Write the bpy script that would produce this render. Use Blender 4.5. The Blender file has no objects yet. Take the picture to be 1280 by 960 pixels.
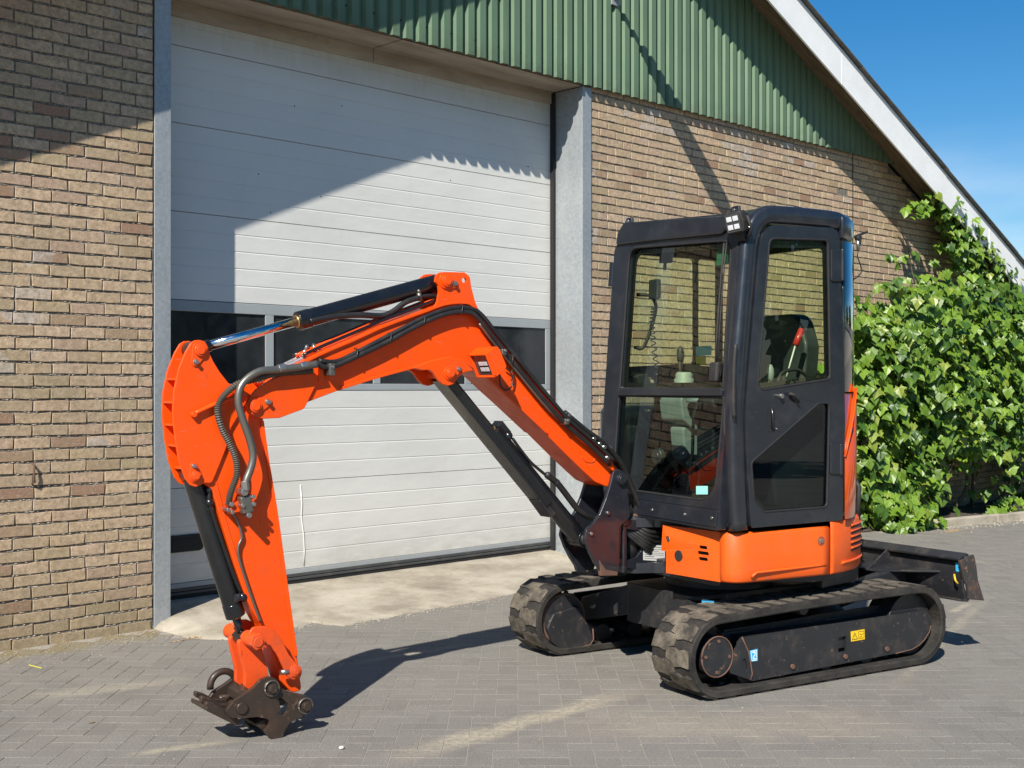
import bpy, bmesh, math, random
import numpy as np
from mathutils import Vector, Matrix
from mathutils.geometry import tessellate_polygon
R = math.radians
rnd = random.Random(7)
SC = bpy.context.scene
COL = SC.collection

# ---------------------------------------------------------------- camera
CAMP = Vector((-3.911, -7.151, 1.52))
CAMF = Vector((0.704602, 0.709602, 0)).normalized()
CAMR = Vector((CAMF.y, -CAMF.x, 0))
cam = bpy.data.cameras.new("camera"); camo = bpy.data.objects.new("camera", cam); COL.objects.link(camo)
camo.location = CAMP
camo.rotation_euler = (R(90) + 5 / 1550, 0, math.atan2(CAMF.y, CAMF.x) - R(90))
cam.sensor_width = 36; cam.lens = 1550 / 1280 * 36
cam.clip_start = 0.05; cam.clip_end = 2000
SC.camera = camo
# ---------------------------------------------------------------- sky, sun, exposure
SUN = Vector((-1.94, -1.0, 1.88)).normalized()
W_ = bpy.data.worlds.new("World"); SC.world = W_; W_.use_nodes = True
wn = W_.node_tree; bg = wn.nodes["Background"]
sky = wn.nodes.new("ShaderNodeTexSky"); sky.sky_type = 'NISHITA'; sky.sun_disc = False
sky.sun_elevation = math.asin(SUN.z); sky.sun_rotation = math.atan2(SUN.x, SUN.y)
sky.air_density = 1.0; sky.dust_density = 0.1; sky.ozone_density = 3.0
geo = wn.nodes.new("ShaderNodeTexCoord")
mp = wn.nodes.new("ShaderNodeMapping"); mp.inputs['Scale'].default_value = (3.0, 3.0, 11.0)
nz = wn.nodes.new("ShaderNodeTexNoise"); nz.inputs['Scale'].default_value = 1.3; nz.inputs['Detail'].default_value = 7
rp = wn.nodes.new("ShaderNodeValToRGB"); rp.color_ramp.elements[0].position = 0.42; rp.color_ramp.elements[1].position = 0.78
mx = wn.nodes.new("ShaderNodeMix"); mx.data_type = 'RGBA'
wn.links.new(geo.outputs['Generated'], mp.inputs[0]); wn.links.new(mp.outputs[0], nz.inputs[0])
sx_ = wn.nodes.new('ShaderNodeSeparateXYZ'); wn.links.new(geo.outputs['Generated'], sx_.inputs[0])
mr = wn.nodes.new('ShaderNodeMapRange'); wn.links.new(sx_.outputs['Z'], mr.inputs[0]); mr.inputs[1].default_value = .20; mr.inputs[2].default_value = .10; mr.inputs[3].default_value = 0; mr.inputs[4].default_value = .75
ml = wn.nodes.new('ShaderNodeMath'); ml.operation = 'MULTIPLY'
wn.links.new(nz.outputs[0], rp.inputs[0]); wn.links.new(rp.outputs[0], ml.inputs[0]); wn.links.new(mr.outputs[0], ml.inputs[1]); wn.links.new(ml.outputs[0], mx.inputs[0])
hs = wn.nodes.new('ShaderNodeHueSaturation'); hs.inputs['Saturation'].default_value = 1.42; wn.links.new(sky.outputs[0], hs.inputs['Color']); wn.links.new(hs.outputs[0], mx.inputs[6]); mx.inputs[7].default_value = (9, 10, 11.2, 1)
wn.links.new(mx.outputs[2], bg.inputs[0]); bg.inputs[1].default_value = 0.072
sl = bpy.data.lights.new("sun", 'SUN'); sl.energy = 5.0; sl.angle = R(0.53); sl.color = (1.0, 0.94, 0.85)
so = bpy.data.objects.new("sun", sl); COL.objects.link(so)
so.rotation_euler = (-SUN).to_track_quat('-Z', 'Y').to_euler(); so.location = SUN * 40
SC.view_settings.view_transform = 'Standard'; SC.view_settings.look = 'None'
SC.view_settings.exposure = 0.58; SC.view_settings.gamma = 1.0
SC.cycles.max_bounces = 10; SC.cycles.transparent_max_bounces = 24
SC.cycles.sample_clamp_indirect = 6; SC.cycles.caustics_reflective = False; SC.cycles.caustics_refractive = False

# ---------------------------------------------------------------- materials
class NT:
    def __init__(s, name):
        s.m = bpy.data.materials.new(name); s.m.use_nodes = True
        s.t = s.m.node_tree; s.b = s.t.nodes["Principled BSDF"]; s.out = s.t.nodes["Material Output"]
    def n(s, ty, **k):
        x = s.t.nodes.new("ShaderNode" + ty)
        for a, b in k.items():
            if a.startswith('i_'):
                key = a[2:]
                x.inputs[int(key) if key.isdigit() else key.replace('_', ' ')].default_value = b
            else: setattr(x, a, b)
        return x
    def l(s, a, b): s.t.links.new(a, b)
    def set(s, **k):
        for a, b in k.items(): s.b.inputs[a.replace('_', ' ')].default_value = b
    def coord(s, kind='Object'): return s.n('TexCoord').outputs[kind]
    def pos(s): return s.n('NewGeometry').outputs['Position']
    def noise(s, vec, scale, detail=4, rough=.55, dist=0.0, stretch=None):
        if stretch:
            mp = s.n('Mapping'); mp.inputs['Scale'].default_value = stretch; s.l(vec, mp.inputs[0]); vec = mp.outputs[0]
        x = s.n('TexNoise'); x.inputs['Scale'].default_value = scale; x.inputs['Detail'].default_value = detail
        x.inputs['Roughness'].default_value = rough; x.inputs['Distortion'].default_value = dist
        s.l(vec, x.inputs['Vector']); return x.outputs['Fac']
    def ramp(s, fac, *st):
        x = s.n('ValToRGB'); e = x.color_ramp.elements
        for i, (p, c) in enumerate(st):
            if not isinstance(c, tuple): c = (c, c, c)
            if len(c) == 3: c = (*c, 1)
            if i < 2: e[i].position = p; e[i].color = c
            else: q = e.new(p); q.color = c
        s.l(fac, x.inputs[0]); return x.outputs[0]
    def mix(s, fac, a, b, mode='MIX'):
        x = s.n('Mix', data_type='RGBA', blend_type=mode)
        for sock, v in ((x.inputs[0], fac), (x.inputs[6], a), (x.inputs[7], b)):
            if hasattr(v, 'is_output'): s.l(v, sock)
            elif isinstance(v, tuple): sock.default_value = (*v, 1) if len(v) == 3 else v
            else: sock.default_value = v
        return x.outputs[2]
    def math(s, op, a, b=0.0, c=None):
        x = s.n('Math', operation=op)
        for i, v in enumerate((a, b) if c is None else (a, b, c)):
            if hasattr(v, 'is_output'): s.l(v, x.inputs[i])
            else: x.inputs[i].default_value = v
        return x.outputs[0]
    def base(s, c): s.l(c, s.b.inputs['Base Color'])
    def rough(s, c): s.l(c, s.b.inputs['Roughness'])
    def bump(s, h, strength=.3, dist=.01):
        x = s.n('Bump'); x.inputs['Strength'].default_value = strength; x.inputs['Distance'].default_value = dist
        s.l(h, x.inputs['Height']); s.l(x.outputs[0], s.b.inputs['Normal']); return x

M = {}
def paint(name, col, rough=.3, coat=.3, dirt=(.25, .2, .15), damt=.25, wear=None, metallic=0.0, scale=9, spec=.5, scr=0):
    t = NT(name); v = t.coord()
    big = t.noise(v, 2.3, 5); fine = t.noise(v, scale * 6, 6, .7); mid = t.noise(v, scale, 6, .65)
    c = t.mix(t.ramp(big, (.3, 0.0), (.75, 1.0)), tuple(x * .93 for x in col), tuple(min(1, x * 1.06) for x in col))
    d = t.ramp(mid, (.50, 0.0), (.78, damt))
    c = t.mix(d, c, dirt)
    if wear:
        wr = t.ramp(t.noise(v, scale * 3.1, 8, .75), (.66 - wear[1], 0.0), (.70 - wear[1], 1.0))
        c = t.mix(wr, c, wear[0])
    if scr:
        sm = t.ramp(t.noise(v, 26, 4, .6, stretch=(.5, 3, 3)), (.66, 0.0), (.69, scr)); c = t.mix(sm, c, tuple(min(1, x * .55 + .10) for x in col))
        sm = t.ramp(t.noise(v, 31, 4, .6, stretch=(3, 3, .45)), (.67, 0.0), (.70, scr)); c = t.mix(sm, c, tuple(x * .45 for x in col))
    t.base(c); t.rough(t.ramp(mid, (.3, max(.05, rough - .06)), (.8, min(1, rough + .22))))
    t.set(Coat_Weight=coat, Coat_Roughness=.08, Metallic=metallic, Specular_IOR_Level=spec)
    t.bump(fine, .05, .002)
    M[name] = t.m; return t
paint('orange', (.86, .078, .002), .38, .15, (.30, .07, .025), .34, spec=.35, wear=((.25, .06, .02), -.075), scr=.45)
paint('orange_cover', (.80, .105, .005), .42, .2, (.42, .10, .03), .40, scr=.4)
paint('charcoal', (.013, .016, .022), .30, .5, (.07, .063, .055), .22, spec=.6, scr=.2)
paint('dark_steel', (.018, .019, .022), .45, .1, (.11, .085, .065), .45, wear=((.20, .12, .08), .045))
paint('cylinder_black', (.007, .008, .010), .24, .45, (.03, .028, .026), .2)
paint('rust', (.13, .068, .045), .8, 0, (.05, .04, .035), .8, wear=((.26, .17, .12), .03))
paint('hitch_steel', (.048, .034, .026), .42, .2, (.10, .05, .028), .8, wear=((.19, .115, .07), .06), metallic=.3)
paint('black_rubber', (.020, .019, .018), .62, 0, (.10, .09, .075), .35)
paint('hose_black', (.014, .014, .014), .42, .1, (.07, .06, .05), .3)
paint('steel', (.42, .41, .39), .28, 0, (.2, .17, .13), .5, metallic=.9)
paint('hose_steel', (.20, .19, .165), .36, 0, (.10, .08, .06), .5, metallic=.75)
paint('chrome', (.72, .72, .73), .07, 0, (.5, .5, .5), .05, metallic=1.0)
paint('lens_white', (.85, .86, .86), .12, .8, (.7, .7, .7), .1)
paint('interior_grey', (.22, .25, .24), .5, .1, (.2, .2, .18), .3)
paint('interior_dark', (.015, .018, .02), .6, 0, (.05, .05, .05), .3)
paint('seat_vinyl', (.016, .022, .026), .55, .1, (.08, .08, .08), .3)
paint('red_plastic', (.45, .02, .015), .3, .4, (.3, .05, .05), .2)
paint('hook_yellow', (.6, .4, .02), .5, .1, (.3, .2, .05), .4)
paint('sticker_yellow', (.85, .55, .01), .4, .2, (.4, .3, .1), .25)
paint('sticker_blue', (.05, .42, .75), .4, .2, (.2, .3, .35), .3)
paint('sticker_white', (.62, .62, .60), .4, .2, (.3, .3, .28), .4)
paint('sticker_mint', (.30, .72, .66), .5, .1, (.3, .5, .5), .2)
paint('ink', (.02, .02, .022), .5, 0, (.05, .05, .05), .2)
paint('ink_blue', (.9, .95, .97), .5, 0, (.6, .7, .75), .2)

# rubber track: dusty tread
t = NT('track_rubber'); v = t.coord()
c = t.mix(t.ramp(t.noise(v, 7, 7, .7), (.35, 0.0), (.7, 1.0)), (.016, .015, .014), (.052, .047, .040))
c = t.mix(t.ramp(t.noise(v, 60, 5, .8), (.55, 0.0), (.8, .5)), c, (.15, .13, .10))
t.base(c); t.set(Roughness=.72, Specular_IOR_Level=.35); t.bump(t.noise(v, 45, 7, .7), .5, .006); M['track_rubber'] = t.m
t = NT('track_dust'); v = t.coord()
c = t.mix(t.ramp(t.noise(v, 9, 8, .75), (.38, 0.0), (.66, 1.0)), (.045, .041, .035), (.20, .17, .13))
t.base(c); t.set(Roughness=.88, Specular_IOR_Level=.2); t.bump(t.noise(v, 55, 7, .75), .6, .006); M['track_dust'] = t.m

# tinted glass (thin pane)
def glass(name, tint, rough=.0, refl=.9):
    t = NT(name); t.t.nodes.remove(t.b)
    tr = t.n('BsdfTransparent'); tr.inputs[0].default_value = (*tint, 1)
    gl = t.n('BsdfGlossy'); gl.inputs['Roughness'].default_value = rough; gl.inputs[0].default_value = (refl, refl, refl, 1)
    lw = t.n('LayerWeight'); lw.inputs['Blend'].default_value = .5
    fr = t.math('ADD', .075, t.math('MULTIPLY', t.math('POWER', lw.outputs['Facing'], 4.0), .85))
    ms = t.n('MixShader'); t.l(fr, ms.inputs[0]); t.l(tr.outputs[0], ms.inputs[1]); t.l(gl.outputs[0], ms.inputs[2])
    t.l(ms.outputs[0], t.out.inputs[0]); M[name] = t.m
glass('glass_green', (.88, .96, .78))
glass('glass_dark', (.45, .55, .52))
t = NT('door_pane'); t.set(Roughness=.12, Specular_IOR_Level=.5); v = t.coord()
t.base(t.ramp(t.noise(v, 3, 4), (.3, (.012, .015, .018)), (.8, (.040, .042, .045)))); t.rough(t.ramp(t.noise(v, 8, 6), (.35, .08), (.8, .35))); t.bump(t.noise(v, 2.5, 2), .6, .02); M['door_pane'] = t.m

# brick: hue per brick, worn and whitened patches
def brick_mat():
    t = NT('brick'); p = t.pos()
    oi = t.n('ObjectInfo').outputs['Random']; isl = t.n('NewGeometry').outputs['Random Per Island']
    at = t.n('Attribute', attribute_name='tone', attribute_type='GEOMETRY').outputs['Fac']
    r = t.math('FRACT', t.math('ADD', t.math('ADD', oi, isl), at))
    base = t.ramp(r, (0.0, (.55, .41, .26)), (.2, (.67, .50, .325)), (.38, (.50, .385, .25)), (.52, (.69, .51, .35)), (.66, (.51, .355, .26)),
                  (.78, (.66, .48, .315)), (.9, (.46, .37, .22)), (.97, (.40, .25, .165)), (1.0, (.34, .18, .12)))
    r2 = t.math('FRACT', t.math('MULTIPLY', r, 37.7))
    patch = t.noise(p, .9, 3, .5)
    wh = t.math('GREATER_THAN', t.math('ADD', t.math('MULTIPLY', r2, .40), patch), .935)
    whn = t.math('MULTIPLY', wh, t.ramp(t.noise(p, 9, 5, .6), (.35, .35), (.6, .95)))
    c = t.mix(whn, base, (.62, .56, .50))
    pit = t.noise(p, 85, 6, .8); mid = t.noise(p, 26, 6, .7)
    c = t.mix(t.ramp(mid, (.36, 0.0), (.62, .7)), c, (.27, .20, .125))
    c = t.mix(t.ramp(t.noise(p, 19, 6, .8, dist=.6), (.56, 0.0), (.68, .55)), c, (.62, .52, .40))
    c = t.mix(t.ramp(t.noise(p, 1.3, 6, .65), (.48, 0.0), (.8, .45)), c, (.26, .21, .15))
    sz = t.n('SeparateXYZ'); t.l(p, sz.inputs[0]); c = t.mix(t.math('MULTIPLY', t.ramp(t.math('ADD', sz.outputs['Z'], t.math('MULTIPLY', t.noise(p, 4, 5, .6), .6)), (.30, .65), (.85, 0.0)), t.ramp(t.noise(p, 9, 5, .7), (.3, .5), (.6, 1.0))), c, (.20, .17, .10))
    c = t.mix(t.ramp(t.noise(p, 110, 4, .85), (.56, 0.0), (.66, .7)), c, (.66, .56, .42))
    c = t.mix(t.ramp(t.noise(p, 75, 5, .85), (.36, .8), (.45, 0.0)), c, (.20, .15, .10))
    c = t.mix(t.ramp(pit, (.30, .55), (.42, 0.0)), c, (.15, .11, .07))
    t.base(c); t.set(Roughness=.93, Specular_IOR_Level=.2)
    h = t.mix(.5, pit, mid); t.bump(h, .9, .008); M['brick'] = t.m
brick_mat()
t = NT('mortar'); p = t.pos()
c = t.ramp(t.noise(p, 30, 7, .75), (.32, (.12, .11, .092)), (.55, (.26, .237, .20)), (.72, (.50, .46, .40)))
t.base(c); t.set(Roughness=.97, Specular_IOR_Level=.1); t.bump(t.noise(p, 70, 8, .8), 1.0, .02); M['mortar'] = t.m

# pavers
def paver_mat():
    t = NT('paver'); p = t.pos()
    oi = t.n('ObjectInfo').outputs['Random']; isl = t.n('NewGeometry').outputs['Random Per Island']
    at = t.n('Attribute', attribute_name='tone', attribute_type='GEOMETRY').outputs['Fac']
    r = t.math('FRACT', t.math('ADD', t.math('ADD', oi, isl), at))
    base = t.ramp(r, (0.0, (.176, .167, .152)), (.5, (.190, .180, .163)), (.93, (.204, .195, .177)), (1.0, (.162, .152, .138)))
    grit = t.noise(p, 150, 5, .9); big = t.noise(p, .8, 5, .6); mid = t.noise(p, 6, 6, .65)
    c = t.mix(t.ramp(grit, (.53, 0.0), (.62, .75)), base, (.42, .40, .35))
    c = t.mix(t.ramp(grit, (.38, .85), (.48, 0.0)), c, (.06, .057, .052))
    c = t.mix(t.ramp(big, (.35, 0.0), (.75, .40)), c, (.25, .23, .195))
    c = t.mix(t.ramp(t.noise(p, 2.1, 7, .7, dist=1.5), (.50, 0.0), (.75, .45)), c, (.125, .118, .105))
    c = t.mix(t.ramp(mid, (.60, 0.0), (.85, .45)), c, (.27, .25, .21))
    sep = t.n('SeparateXYZ'); t.l(p, sep.inputs[0])
    # moss and sand along the foot of the wall
    near = t.ramp(t.math('ADD', sep.outputs['Y'], t.math('MULTIPLY', t.noise(p, 3.1, 5, .6), .7)), (-.35, 0.0), (.22, 1.0))
    lft = t.ramp(sep.outputs['X'], (.0, 1.0), (.9, .15))
    nm = t.math('MULTIPLY', t.math('MULTIPLY', near, t.ramp(t.noise(p, 7, 6, .7), (.3, .35), (.65, 1.0))), lft)
    c = t.mix(nm, c, (.21, .17, .085))
    # pale sandy drag streaks left on the paving
    for (ax, ay, bx, by, wd, am) in STREAKS:
        L = math.hypot(bx - ax, by - ay); ux, uy = (bx - ax) / L, (by - ay) / L
        dx = t.math('SUBTRACT', sep.outputs['X'], ax); dy = t.math('SUBTRACT', sep.outputs['Y'], ay)
        al = t.math('ADD', t.math('MULTIPLY', dx, ux), t.math('MULTIPLY', dy, uy))
        ac = t.math('ABSOLUTE', t.math('ADD', t.math('SUBTRACT', t.math('MULTIPLY', dy, ux), t.math('MULTIPLY', dx, uy)), t.math('MULTIPLY', t.math('SUBTRACT', t.noise(p, 5, 3), .5), wd * 1.6)))
        f1 = t.n('MapRange'); t.l(ac, f1.inputs[0]); f1.inputs[1].default_value = wd; f1.inputs[2].default_value = wd * .3; f1.inputs[3].default_value = 0; f1.inputs[4].default_value = 1
        f2 = t.n('MapRange'); t.l(t.math('ABSOLUTE', t.math('SUBTRACT', al, L / 2)), f2.inputs[0]); f2.inputs[1].default_value = L / 2; f2.inputs[2].default_value = L * .22; f2.inputs[3].default_value = 0; f2.inputs[4].default_value = 1
        m = t.math('MULTIPLY', t.math('MULTIPLY', f1.outputs[0], f2.outputs[0]), t.ramp(t.noise(p, 38, 6, .8), (.38, .1), (.62, am)))
        c = t.mix(m, c, (.42, .37, .27))
    t.base(c); t.set(Roughness=.9, Specular_IOR_Level=.25); t.bump(t.mix(.5, grit, t.noise(p, 40, 5, .7)), .5, .003); M['paver'] = t.m
STREAKS = [(*[(-0.7656,-3.203)][0], *[(0.9536,-3.1675)][0], .10, .95), (*[(1.678,-4.1144)][0], *[(5.1404,-3.1113)][0], .05, .35), (*[(4.0637,-3.2889)][0], *[(4.6009,-3.2072)][0], .04, .9),
           (*[(-1.4477,-2.3722)][0], *[(-0.9681,-2.5203)][0], .05, .8), (*[(0.0707,-3.1924)][0], *[(1.4318,-4.5439)][0], .35, .35), (*[(-1.421,-1.1032)][0], *[(-0.4932,-1.3912)][0], .10, .45),
           (*[(6.7158,-1.4999)][0], *[(6.6043,-2.4935)][0], .10, .55), (*[(0.0959,-1.6364)][0], *[(1.294,-1.7721)][0], .05, .5)]
paver_mat()
t = NT('joint_sand'); p = t.pos()
t.base(t.ramp(t.noise(p, 60, 5, .7), (.3, (.20, .185, .155)), (.7, (.40, .37, .31)))); t.set(Roughness=.97); t.bump(t.noise(p, 200, 3, .8), .5, .003); M['joint_sand'] = t.m
t = NT('asphalt'); p = t.pos()
t.base(t.mix(t.ramp(t.noise(p, 1.4, 5), (.35, 0.0), (.7, 1.0)), (.13, .125, .115), (.19, .18, .16))); t.set(Roughness=.95); t.bump(t.noise(p, 160, 4, .8), .5, .005); M['asphalt'] = t.m
t = NT('concrete'); p = t.pos()
c = t.mix(t.ramp(t.noise(p, 2.2, 7, .65), (.32, 0.0), (.66, 1.0)), (.22, .19, .145), (.45, .405, .32))
c = t.mix(t.ramp(t.noise(p, 11, 7, .7), (.48, 0.0), (.74, .6)), c, (.19, .155, .11))
c = t.mix(t.ramp(t.noise(p, 1.0, 3, .5, stretch=(1, 3, 1)), (.5, 0.0), (.7, .5)), c, (.50, .46, .38))
c = t.mix(t.ramp(t.noise(p, 240, 3, .8), (.55, 0.0), (.7, .4)), c, (.2, .18, .15))
t.base(c); t.set(Roughness=.93); t.bump(t.noise(p, 30, 8, .75), .5, .01); M['concrete'] = t.m
t = NT('lintel_concrete'); p = t.pos()
c = t.mix(t.ramp(t.noise(p, 3, 7, .65, stretch=(.5, 3, 3)), (.35, 0.0), (.66, 1.0)), (.30, .24, .18), (.44, .37, .29))
c = t.mix(t.ramp(t.noise(p, 17, 6, .7), (.6, 0.0), (.75, .5)), c, (.12, .09, .06)); t.base(c); t.set(Roughness=.9); t.bump(t.noise(p, 40, 6, .7), .3, .006); M['lintel_concrete'] = t.m
t = NT('soil'); p = t.pos()
t.base(t.ramp(t.noise(p, 20, 7, .7), (.3, (.05, .04, .028)), (.7, (.15, .12, .085)))); t.set(Roughness=1); t.bump(t.noise(p, 45, 7, .8), 1, .03); M['soil'] = t.m
# galvanised steel
t = NT('galvanised'); v = t.pos()
vo = t.n('TexVoronoi'); vo.inputs['Scale'].default_value = 55; t.l(v, vo.inputs['Vector'])
c = t.mix(t.ramp(vo.outputs['Color'], (.1, 0.0), (.9, 1.0)), (.29, .32, .34), (.37, .40, .415))
c = t.mix(t.ramp(t.noise(v, 3.3, 7, .7, stretch=(1, 1, .35)), (.45, 0.0), (.75, .5)), c, (.50, .51, .50))
c = t.mix(t.ramp(t.noise(v, 14, 6, .75), (.66, 0.0), (.8, .5)), c, (.36, .31, .22))
t.base(c); t.set(Metallic=.35, Roughness=.52); t.bump(t.noise(v, 30, 4), .1, .004); M['galvanised'] = t.m
# sectional door skin
t = NT('door_white'); v = t.pos()
c = t.mix(t.ramp(t.noise(v, 1.1, 6, .6), (.3, 0.0), (.75, 1.0)), (.62, .62, .58), (.69, .69, .65))
sep = t.n('SeparateXYZ'); t.l(v, sep.inputs[0])
stain = t.math('MULTIPLY', t.ramp(sep.outputs['Z'], (3.86 / 5, 0.0), (4.02 / 5, 1.0)), .0)
zs = t.n('MapRange'); t.l(sep.outputs['Z'], zs.inputs[0]); zs.inputs[1].default_value = 3.72; zs.inputs[2].default_value = 4.05
c = t.mix(t.math('MULTIPLY', zs.outputs[0], t.ramp(t.noise(v, 6, 6, .7, stretch=(2.5, 1, .7)), (.25, .35), (.7, .85))), c, (.40, .35, .25))
zb = t.n('MapRange'); t.l(sep.outputs['Z'], zb.inputs[0]); zb.inputs[1].default_value = .55; zb.inputs[2].default_value = .12
c = t.mix(t.math('MULTIPLY', zb.outputs[0], t.ramp(t.noise(v, 5, 7, .7, stretch=(1, 1, 3)), (.35, .1), (.7, .65))), c, (.33, .31, .27))
c = t.mix(t.ramp(t.noise(v, 7, 7, .75, stretch=(3, 1, .5)), (.58, 0.0), (.8, .22)), c, (.42, .40, .35))
t.base(c); t.set(Roughness=.42, Specular_IOR_Level=.4); bm = t.bump(t.noise(v, 120, 4, .6, stretch=(1, 1, 2.5)), .12, .003); b2 = t.n('Bump'); b2.inputs['Strength'].default_value = .5; b2.inputs['Distance'].default_value = .012; t.l(t.noise(v, 2.2, 3, .5, stretch=(1, 1, 2.2)), b2.inputs['Height']); t.l(b2.outputs[0], bm.inputs['Normal']); M['door_white'] = t.m
paint('door_rail', (.33, .36, .37), .45, .1, (.25, .24, .2), .35)
paint('seal_black', (.012, .012, .013), .7, 0, (.05, .05, .045), .3)
# green cladding
t = NT('green_cladding'); v = t.pos()
c = t.mix(t.ramp(t.noise(v, 1.2, 5), (.3, 0.0), (.7, 1.0)), (.100, .170, .102), (.122, .200, .120))
c = t.mix(t.ramp(t.noise(v, 5, 7, .7, stretch=(6, 1, .5)), (.48, 0.0), (.8, .35)), c, (.23, .29, .20))
zb = t.n('SeparateXYZ'); t.l(v, zb.inputs[0]); zm = t.n('MapRange'); t.l(zb.outputs['Z'], zm.inputs[0]); zm.inputs[1].default_value = 4.3; zm.inputs[2].default_value = 4.12
c = t.mix(t.math('MULTIPLY', zm.outputs[0], t.ramp(t.noise(v, 12, 6), (.35, .1), (.65, .6))), c, (.08, .10, .06))
t.base(c); t.set(Roughness=.48, Specular_IOR_Level=.4); M['green_cladding'] = t.m
paint('fascia_white', (.84, .85, .84), .5, .05, (.55, .54, .48), .28, scale=5)
t = NT('soffit_wood'); v = t.pos()
c = t.ramp(t.noise(v, 5, 8, .7, stretch=(.6, 6, .6)), (.3, (.10, .065, .04)), (.7, (.26, .18, .12)))
t.base(c); t.set(Roughness=.85); M['soffit_wood'] = t.m
t = NT('roof_sheet'); v = t.pos()
t.base(t.ramp(t.noise(v, 7, 7, .7), (.3, (.07, .068, .065)), (.7, (.16, .155, .145)))); t.set(Roughness=.9); t.bump(t.noise(v, 30, 6), .4, .01); M['roof_sheet'] = t.m
# vine leaves
def leaf_mat(name, a, b, tr=.20):
    t = NT(name)
    oi = t.n('ObjectInfo').outputs['Random']; isl = t.n('NewGeometry').outputs['Random Per Island']
    r = t.math('FRACT', t.math('ADD', oi, isl))
    c = t.mix(r, a, b); c = t.mix(t.math('GREATER_THAN', t.math('FRACT', t.math('MULTIPLY', r, 91.3)), .93), c, (.21, .27, .035))
    c = t.mix(t.ramp(t.noise(t.pos(), 40, 4), (.4, 0.0), (.8, .3)), c, tuple(x * .6 for x in a))
    t.base(c); t.set(Roughness=.42, Specular_IOR_Level=.5)
    tl = t.n('BsdfTranslucent'); t.l(t.mix(1.0, c, (1.5, 1.7, .7), 'MULTIPLY'), tl.inputs[0])
    ms = t.n('MixShader'); ms.inputs[0].default_value = tr
    t.l(t.b.outputs[0], ms.inputs[1]); t.l(tl.outputs[0], ms.inputs[2]); t.l(ms.outputs[0], t.out.inputs[0]); M[name] = t.m
leaf_mat('vine_leaf', (.036, .095, .011), (.19, .31, .028))
leaf_mat('hedge_leaf', (.03, .06, .012), (.06, .10, .02), .2)
t = NT('bark'); t.base(t.ramp(t.noise(t.pos(), 30, 6, stretch=(3, 3, .5)), (.3, (.06, .045, .03)), (.7, (.17, .13, .09)))); t.set(Roughness=.95); M['bark'] = t.m

# ---------------------------------------------------------------- mesh helpers
def tag(o, label=None, cat=None, group=None, kind=None):
    if label: o['label'] = label
    if cat: o['category'] = cat
    if group: o['group'] = group
    if kind: o['kind'] = kind
    return o
def empty(name, loc=(0, 0, 0), rz=0, **k):
    o = bpy.data.objects.new(name, None); COL.objects.link(o); o.location = loc; o.rotation_euler = (0, 0, rz)
    o.empty_display_size = .2; return tag(o, **k)

def fillet(pts, r, n=5):
    """round the corners of a closed polygon; r a number or a list (one per corner)"""
    out = []; N = len(pts)
    for i in range(N):
        rr = r[i] if isinstance(r, (list, tuple)) else r
        p = Vector(pts[i][:2]); a = Vector(pts[i - 1][:2]); b = Vector(pts[(i + 1) % N][:2])
        if rr <= 0: out.append((p.x, p.y)); continue
        u = (a - p); v = (b - p); lu, lv = u.length, v.length
        if lu < 1e-6 or lv < 1e-6: continue
        u /= lu; v /= lv; ang = u.angle(v)
        if ang > 3.05: out.append((p.x, p.y)); continue
        d = min(rr / math.tan(ang / 2), lu * .48, lv * .48); p0 = p + u * d; p1 = p + v * d
        for k in range(n + 1):
            s = k / n; q = p0 * (1 - s) ** 2 + p * 2 * s * (1 - s) + p1 * s ** 2
            out.append((q.x, q.y))
    return out
def circ(cx, cz, r, n=20): return [(cx + r * math.cos(2 * math.pi * k / n), cz + r * math.sin(2 * math.pi * k / n)) for k in range(n)]
def spline(pts, n=8):
    """Catmull-Rom through 3d points"""
    P = [Vector(p) for p in pts]; P = [P[0] * 2 - P[1]] + P + [P[-1] * 2 - P[-2]]; out = []
    for i in range(1, len(P) - 2):
        for k in range(n):
            s = k / n; a, b, c, d = P[i - 1], P[i], P[i + 1], P[i + 2]
            out.append(.5 * ((2 * b) + (c - a) * s + (2 * a - 5 * b + 4 * c - d) * s * s + (3 * b - a - 3 * c + d) * s ** 3))
    out.append(P[-2]); return out

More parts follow.
